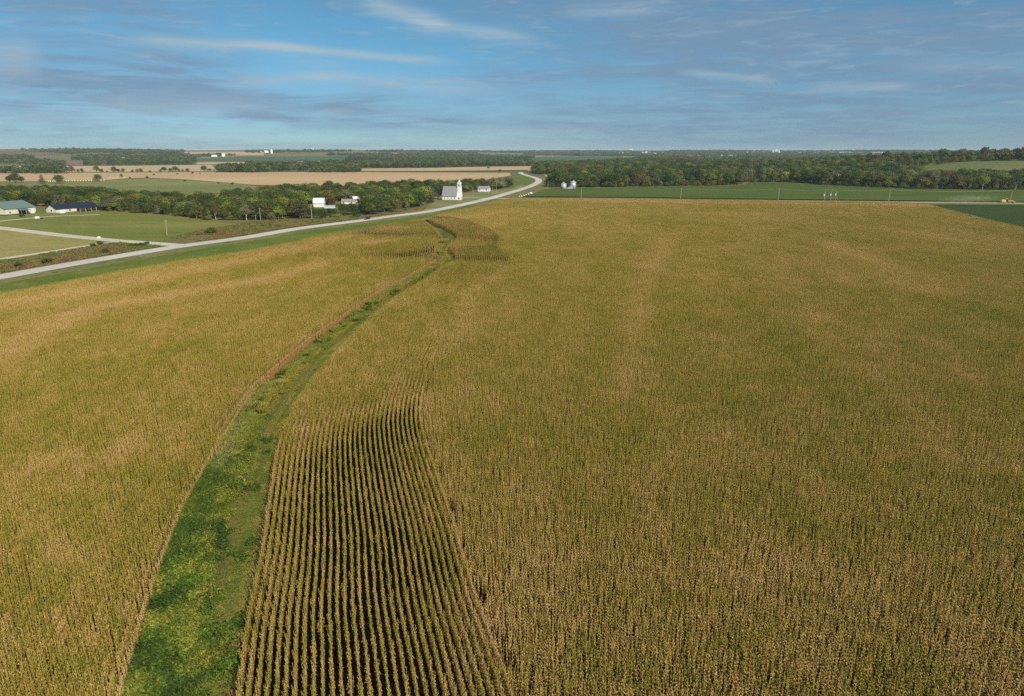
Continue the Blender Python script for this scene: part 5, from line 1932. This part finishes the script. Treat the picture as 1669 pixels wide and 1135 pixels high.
for a, b in zip(LINE[:-1], LINE[1:]):
    m = MB()
    n = 10
    pts = [(a[0] + (b[0] - a[0]) * t, a[1] + (b[1] - a[1]) * t, a[2] + (b[2] - a[2]) * t - 1.2 * 4 * t * (1 - t)) for t in np.linspace(0, 1, n)]
    for u, v in zip(pts[:-1], pts[1:]):
        m.tube(u, v, 0.028, n=5)
    o = m.build('power_line', M['wire'])
    tag(o, 'thin sagging wire between two poles above the gravel road', 'power line', 'wires along the gravel road')
for px, pb, h, lb in ((272.3, 384, 8.6, 'pale leaning pole at the edge of the lawn and brown weeds'), (425, 361, 8.8, 'grey pole in front of the pale half bare trees'),
                      (508.5, 358, 9.6, 'pale pole by the roadside below the white shed'), (613.5, 346.5, 7.2, 'pole against the wood just right of the dark car'),
                      (771, 323.5, 10.6, 'pale pole beside the church drive'), (796.5, 318, 10.5, 'pole in the churchyard left of the highway'),
                      (803, 315, 9.5, 'pole by the highway in front of the house'), (809, 313, 9.5, 'thin pole in front of the grey bare trees'),
                      (848, 321.5, 9.0, 'pole beside the row of white stones at the road junction'), (893, 308, 9.5, 'pole at the left edge of the bin yard'),
                      (399, 303.8, 11.0, 'pale pole on the edge of the broad tan field'), (263, 294, 7.0, 'short pole on the pasture edge below the tan field')):
    pole(px, pb, h, lb, lean=0.05 if px == 272.3 else 0.0)


# ------------------------------------------------------------------ small things
def rock(px, pb, s, label, group=None, name='stone_block', z=0.0):
    p = G(px, pb)
    b = MB()
    r = np.random.default_rng(int(px * 10))
    n, k = 10, 6
    prof = [(math.sin(math.pi * (i + 0.5) / k), -math.cos(math.pi * (i + 0.5) / k)) for i in range(k)]
    b.lathe([(s * q, s * 0.75 * z_ + s * 0.5) for q, z_ in prof], n)
    b.v = [tuple(c * (1 + r.normal(0, 0.07)) for c in v) for v in b.v]
    o = b.build(name, M['rock'])
    o.location = (p[0], p[1], 0)
    o.rotation_euler = (0, 0, r.uniform(0, 6))
    return tag(o, label, 'boulder', group)


WH = 'white stones in a line at the road junction'
for px, pb, s in ((847, 321.4, 1.0), (850.2, 320.6, 0.8), (854.0, 319.5, 0.9), (857.4, 318.5, 0.9), (861, 317.5, 1.0)):
    rock(px, pb, s, 'white stone block in the slanting row at the road junction', WH)
o = rock(865.5, 316.2, 1.6, 'largest white stone at the far end of the slanting row', WH)
o.scale = (1.7, 1.0, 0.8)
rock(161.3, 389.3, 0.95, 'white rounded boulder where the two pale tracks fork', None, 'boulder')


def bale_mesh():
    b = MB().wheel(0, 0, 0.8, 0.8, 1.5, 18)
    return b.mesh('hay_bale', M['bale'])


bm = bale_mesh()
for i, px in enumerate((79, 82.5, 86, 89.5, 108, 112, 117.5, 122, 127, 131.5, 136, 140, 145, 149, 165, 169.5, 180, 184.5, 191, 203)):
    pb = 296.6 if px < 100 else (295.6 if px < 155 else (294.8 if px < 172 else 290.6))
    p = GT(px, pb)
    o = bpy.data.objects.new('hay_bale', bm)
    C.objects.link(o)
    o.location = (p[0], p[1], float(height(*p)) + 0.2)
    o.rotation_euler = (0, 0, rng.uniform(-0.2, 0.2) + 0.6)
    far = px > 172
    tag(o, 'pale round hay bale scattered on the tan field beyond the row' if far else 'pale yellow round hay bale in the row along the tan field edge', 'hay bale', 'loose bales beyond the row' if far else 'round bales lined up on the field edge')


def car():
    p = G(598.5, 358.3)
    d = HIGHWAY[np.argmin(np.hypot(*(HIGHWAY - p).T)) - 2] - HIGHWAY[np.argmin(np.hypot(*(HIGHWAY - p).T)) + 2]
    r = thing('parked_car', 'dark car driving along the highway past the wood', 'car', (p[0], p[1], 0.22), math.atan2(d[1], d[0]))
    r.name = 'car'
    L, W = 4.7, 1.9
    prof = [(-2.35, 0.35), (2.3, 0.35), (2.38, 0.6), (2.25, 0.85), (1.1, 1.02), (-2.3, 1.05), (-2.4, 0.7)]
    MB().prism_y(prof, -W / 2, W / 2).build('body', M['car_paint'], r)
    cab = [(1.1, 1.02), (0.45, 1.68), (-1.9, 1.72), (-2.28, 1.05)]
    c = MB().prism_y(cab, -W / 2 + 0.12, W / 2 - 0.12).build('cabin', M['car_paint'], r)
    MB().add([(1.09, -0.76, 1.05), (1.09, 0.76, 1.05), (0.50, 0.70, 1.64), (0.50, -0.70, 1.64)], [(0, 1, 2, 3)]).build('windscreen', M['glass'], c)
    for s in (-1, 1):
        y = s * (W / 2 - 0.115)
        MB().add([(0.9, y, 1.1), (0.42, y, 1.6), (-1.8, y, 1.62), (-2.1, y, 1.1)], [(0, 1, 2, 3) if s < 0 else (3, 2, 1, 0)]).build('window', M['glass'], c)
        MB().box(2.26, s * 0.65 - 0.2, 0.62, 2.40, s * 0.65 + 0.2, 0.82).build('headlight', M['lamp_glass'], r)
        for x in (-1.45, 1.45):
            t = MB().wheel(x, s * (W / 2 - 0.1), 0.34, 0.34, 0.24).build('wheel', M['tyre'], r)
            MB().wheel(x, s * (W / 2 + 0.02), 0.34, 0.2, 0.02, 12).build('rim', M['steel_rim'], t)
    MB().box(2.385, -0.35, 0.42, 2.41, 0.35, 0.58).build('number_plate', M['white_paint'], r)
    MB().box(1.15, -0.8, 1.0, 2.1, 0.8, 1.03).build('bonnet', M['car_paint'], r)


car()


def grader():
    q = on_line(1642, 0.0)
    r = thing('motor_grader', 'faded yellow road grader raising dust on the gravel road', 'grader', (q[0], q[1], 0.2), math.atan2(gd[1], gd[0]))
    MB().box(-5.4, -1.15, 0.9, -2.2, 1.15, 2.9).build('engine_hood', M['yellow'], r)
    MB().box(-5.6, -1.2, 0.7, -1.2, 1.2, 1.0).build('chassis', M['yellow'], r)
    c = MB().prism_y([(-2.2, 1.0), (-0.4, 1.0), (-0.1, 2.4), (-0.3, 3.5), (-2.2, 3.5)], -0.95, 0.95).build('cab', M['dark'], r)
    MB().box(-2.3, -1.05, 3.5, -0.2, 1.05, 3.65).build('roof', M['white_paint'], c)
    MB().prism_y([(-0.5, 1.7), (1.5, 2.35), (4.6, 1.9), (5.4, 1.3), (5.4, 0.9), (4.4, 1.4), (1.5, 1.95), (-0.5, 1.2)], -0.25, 0.25).build('frame_beam', M['yellow'], r)
    bl = MB().prism_y([(0.8, 0.1), (1.1, 0.1), (1.2, 0.8), (0.9, 0.85)], -1.9, 1.9).build('blade', M['steel_rim'], r)
    bl.rotation_euler = (0, 0, 0.5)
    MB().lathe([(0.9, 0.9), (0.9, 1.1)], 18, 1.2, 0).build('turntable', M['yellow'], r)
    for x in (-4.6, -3.0, 4.7):
        for s in (-1, 1):
            w = MB().wheel(x, s * 1.05, 0.7, 0.7, 0.45).build('wheel', M['tyre'], r)
            MB().wheel(x, s * 1.29, 0.7, 0.38, 0.04, 12).build('rim', M['yellow'], w)
    MB().box(5.3, -1.0, 0.8, 5.7, 1.0, 1.7).build('front_plate', M['yellow'], r)
    # the dust it trails
    m, n = newmat('road dust')
    out = n.new('ShaderNodeOutputMaterial')
    pv = n.new('ShaderNodeVolumePrincipled')
    pv.inputs['Color'].default_value = (0.80, 0.74, 0.62, 1)
    tc = n.new('ShaderNodeTexCoord').outputs['Object']
    sx = n.new('ShaderNodeSeparateXYZ')
    n.t.links.new(tc, sx.inputs[0])
    g = n.new('ShaderNodeTexGradient', gradient_type='SPHERICAL')
    n.t.links.new(tc, g.inputs[0])
    nz = n.ramp(n.noise(n.mapping(tc, (6, 3, 2.5)), 1.0, 4), 0.35, 0.75)
    n.put(n.math('MULTIPLY', n.math('MULTIPLY', n.math('POWER', g.outputs[0], 1.3), nz), 0.12), pv.inputs['Density'])
    n.t.links.new(pv.outputs[0], out.inputs['Volume'])
    b = MB()
    k = 8
    prof = [(math.sin(math.pi * i / k) if 0 < i < k else 0.02, -math.cos(math.pi * i / k)) for i in range(k + 1)]
    b.lathe(prof, 20)
    o = b.build('dust', m)
    c0 = q - gd * 33
    o.location = (c0[0], c0[1], 3.2)
    o.rotation_euler = (0, R(-3), math.atan2(gd[1], gd[0]))
    o.scale = (30, 7, 5.5)
    tag(o, 'pale dust hanging over the gravel road behind the grader', 'dust', kind='stuff')


grader()


def yard_things():
    p = G(61, 357.3)
    r = thing('box_trailer', 'small white trailer parked beside the drive near the green roofed shed', 'trailer', (p[0], p[1], 0), R(35))
    MB().box(-1.3, -0.8, 0.45, 1.3, 0.8, 1.7).build('body', M['white_paint'], r)
    MB().tube((1.3, 0, 0.5), (2.4, 0, 0.45), 0.05).build('drawbar', M['steel_rim'], r)
    for s in (-1, 1):
        MB().wheel(0, s * 0.9, 0.32, 0.32, 0.2, 14).build('wheel', M['tyre'], r)
    p = G(67.5, 357)
    r = thing('ride_on_mower', 'small dark mower on the grass right of the white trailer', 'mower', (p[0], p[1], 0), R(20))
    MB().box(-0.9, -0.5, 0.25, 0.9, 0.5, 0.5).build('deck', M['dark'], r)
    MB().prism_y([(0.1, 0.5), (1.0, 0.5), (1.0, 0.85), (0.2, 1.0)], -0.35, 0.35).build('hood', M['dark'], r)
    MB().prism_y([(-0.8, 0.5), (-0.2, 0.5), (-0.2, 0.7), (-0.65, 0.75), (-0.75, 1.2), (-0.85, 1.2)], -0.3, 0.3).build('seat', M['tyre'], r)
    for x, rad in ((-0.6, 0.32), (0.75, 0.22)):
        for s in (-1, 1):
            MB().wheel(x, s * 0.5, rad, rad, 0.2, 14).build('wheel', M['tyre'], r)
    p = G(36, 353.3)
    r = thing('tractor', 'dark tractor parked under the awning of the green roofed shed', 'tractor', (p[0], p[1], 0), R(77))
    MB().box(-0.2, -0.4, 0.8, 2.0, 0.4, 1.5).build('bonnet', M['maroon_door'], r)
    MB().box(-1.1, -0.35, 0.6, 2.0, 0.35, 0.82).build('chassis', M['dark'], r)
    MB().prism_y([(-1.1, 1.0), (-0.45, 1.0), (-0.45, 1.2), (-0.9, 1.25), (-0.95, 1.8), (-1.1, 1.8)], -0.28, 0.28).build('seat', M['dark'], r)
    for x, rad, ww in ((-0.8, 0.75, 0.42), (1.6, 0.45, 0.28)):
        for s in (-1, 1):
            w = MB().wheel(x, s * 0.75, rad, rad, ww).build('wheel', M['tyre'], r)
            MB().wheel(x, s * (0.77 + ww / 2), rad, rad * 0.5, 0.03, 12).build('rim', M['steel_rim'], w)


yard_things()


def bird():
    dx, dy, dz = ray(1265, 137)
    t = 150.0 / dy
    b = MB()
    b.add([(-0.22, 0, 0), (0, 0.05, 0.03), (0.26, 0, 0.0), (0, -0.05, 0.03), (0, 0, -0.06)], [(0, 1, 3), (1, 2, 3), (0, 4, 1), (1, 4, 2), (2, 4, 3), (3, 4, 0)])
    for s in (-1, 1):
        b.add([(0.08, 0.04 * s, 0.02), (-0.10, 0.04 * s, 0.02), (-0.02, 0.3 * s, 0.14), (0.10, 0.28 * s, 0.14), (-0.08, 0.55 * s, 0.06)], [(0, 1, 2, 3), (3, 2, 4)])
    o = b.build('bird', M['dark'])
    o.location = (dx * t, dy * t, CAMZ + dz * t)
    o.rotation_euler = (0.2, 0, R(150))
    o.scale = (0.65, 0.65, 0.65)
    tag(o, 'tiny dark bird gliding high against the grey clouds', 'bird')


bird()


# ------------------------------------------------------------------ air
def haze(density):
    m, n = newmat('thin summer haze')
    out = n.new('ShaderNodeOutputMaterial')
    pv = n.new('ShaderNodeVolumePrincipled')
    pv.inputs['Color'].default_value = (0.72, 0.86, 1.0, 1)
    pv.inputs['Density'].default_value = density
    pv.inputs['Anisotropy'].default_value = 0.0
    n.t.links.new(pv.outputs[0], out.inputs['Volume'])
    o = MB().box(-16500, -16500, -2, 16500, 16500, 95).build('haze', m)
    tag(o, 'thin blue haze lying over the whole plain', 'haze', kind='stuff')


haze(4.6e-5)
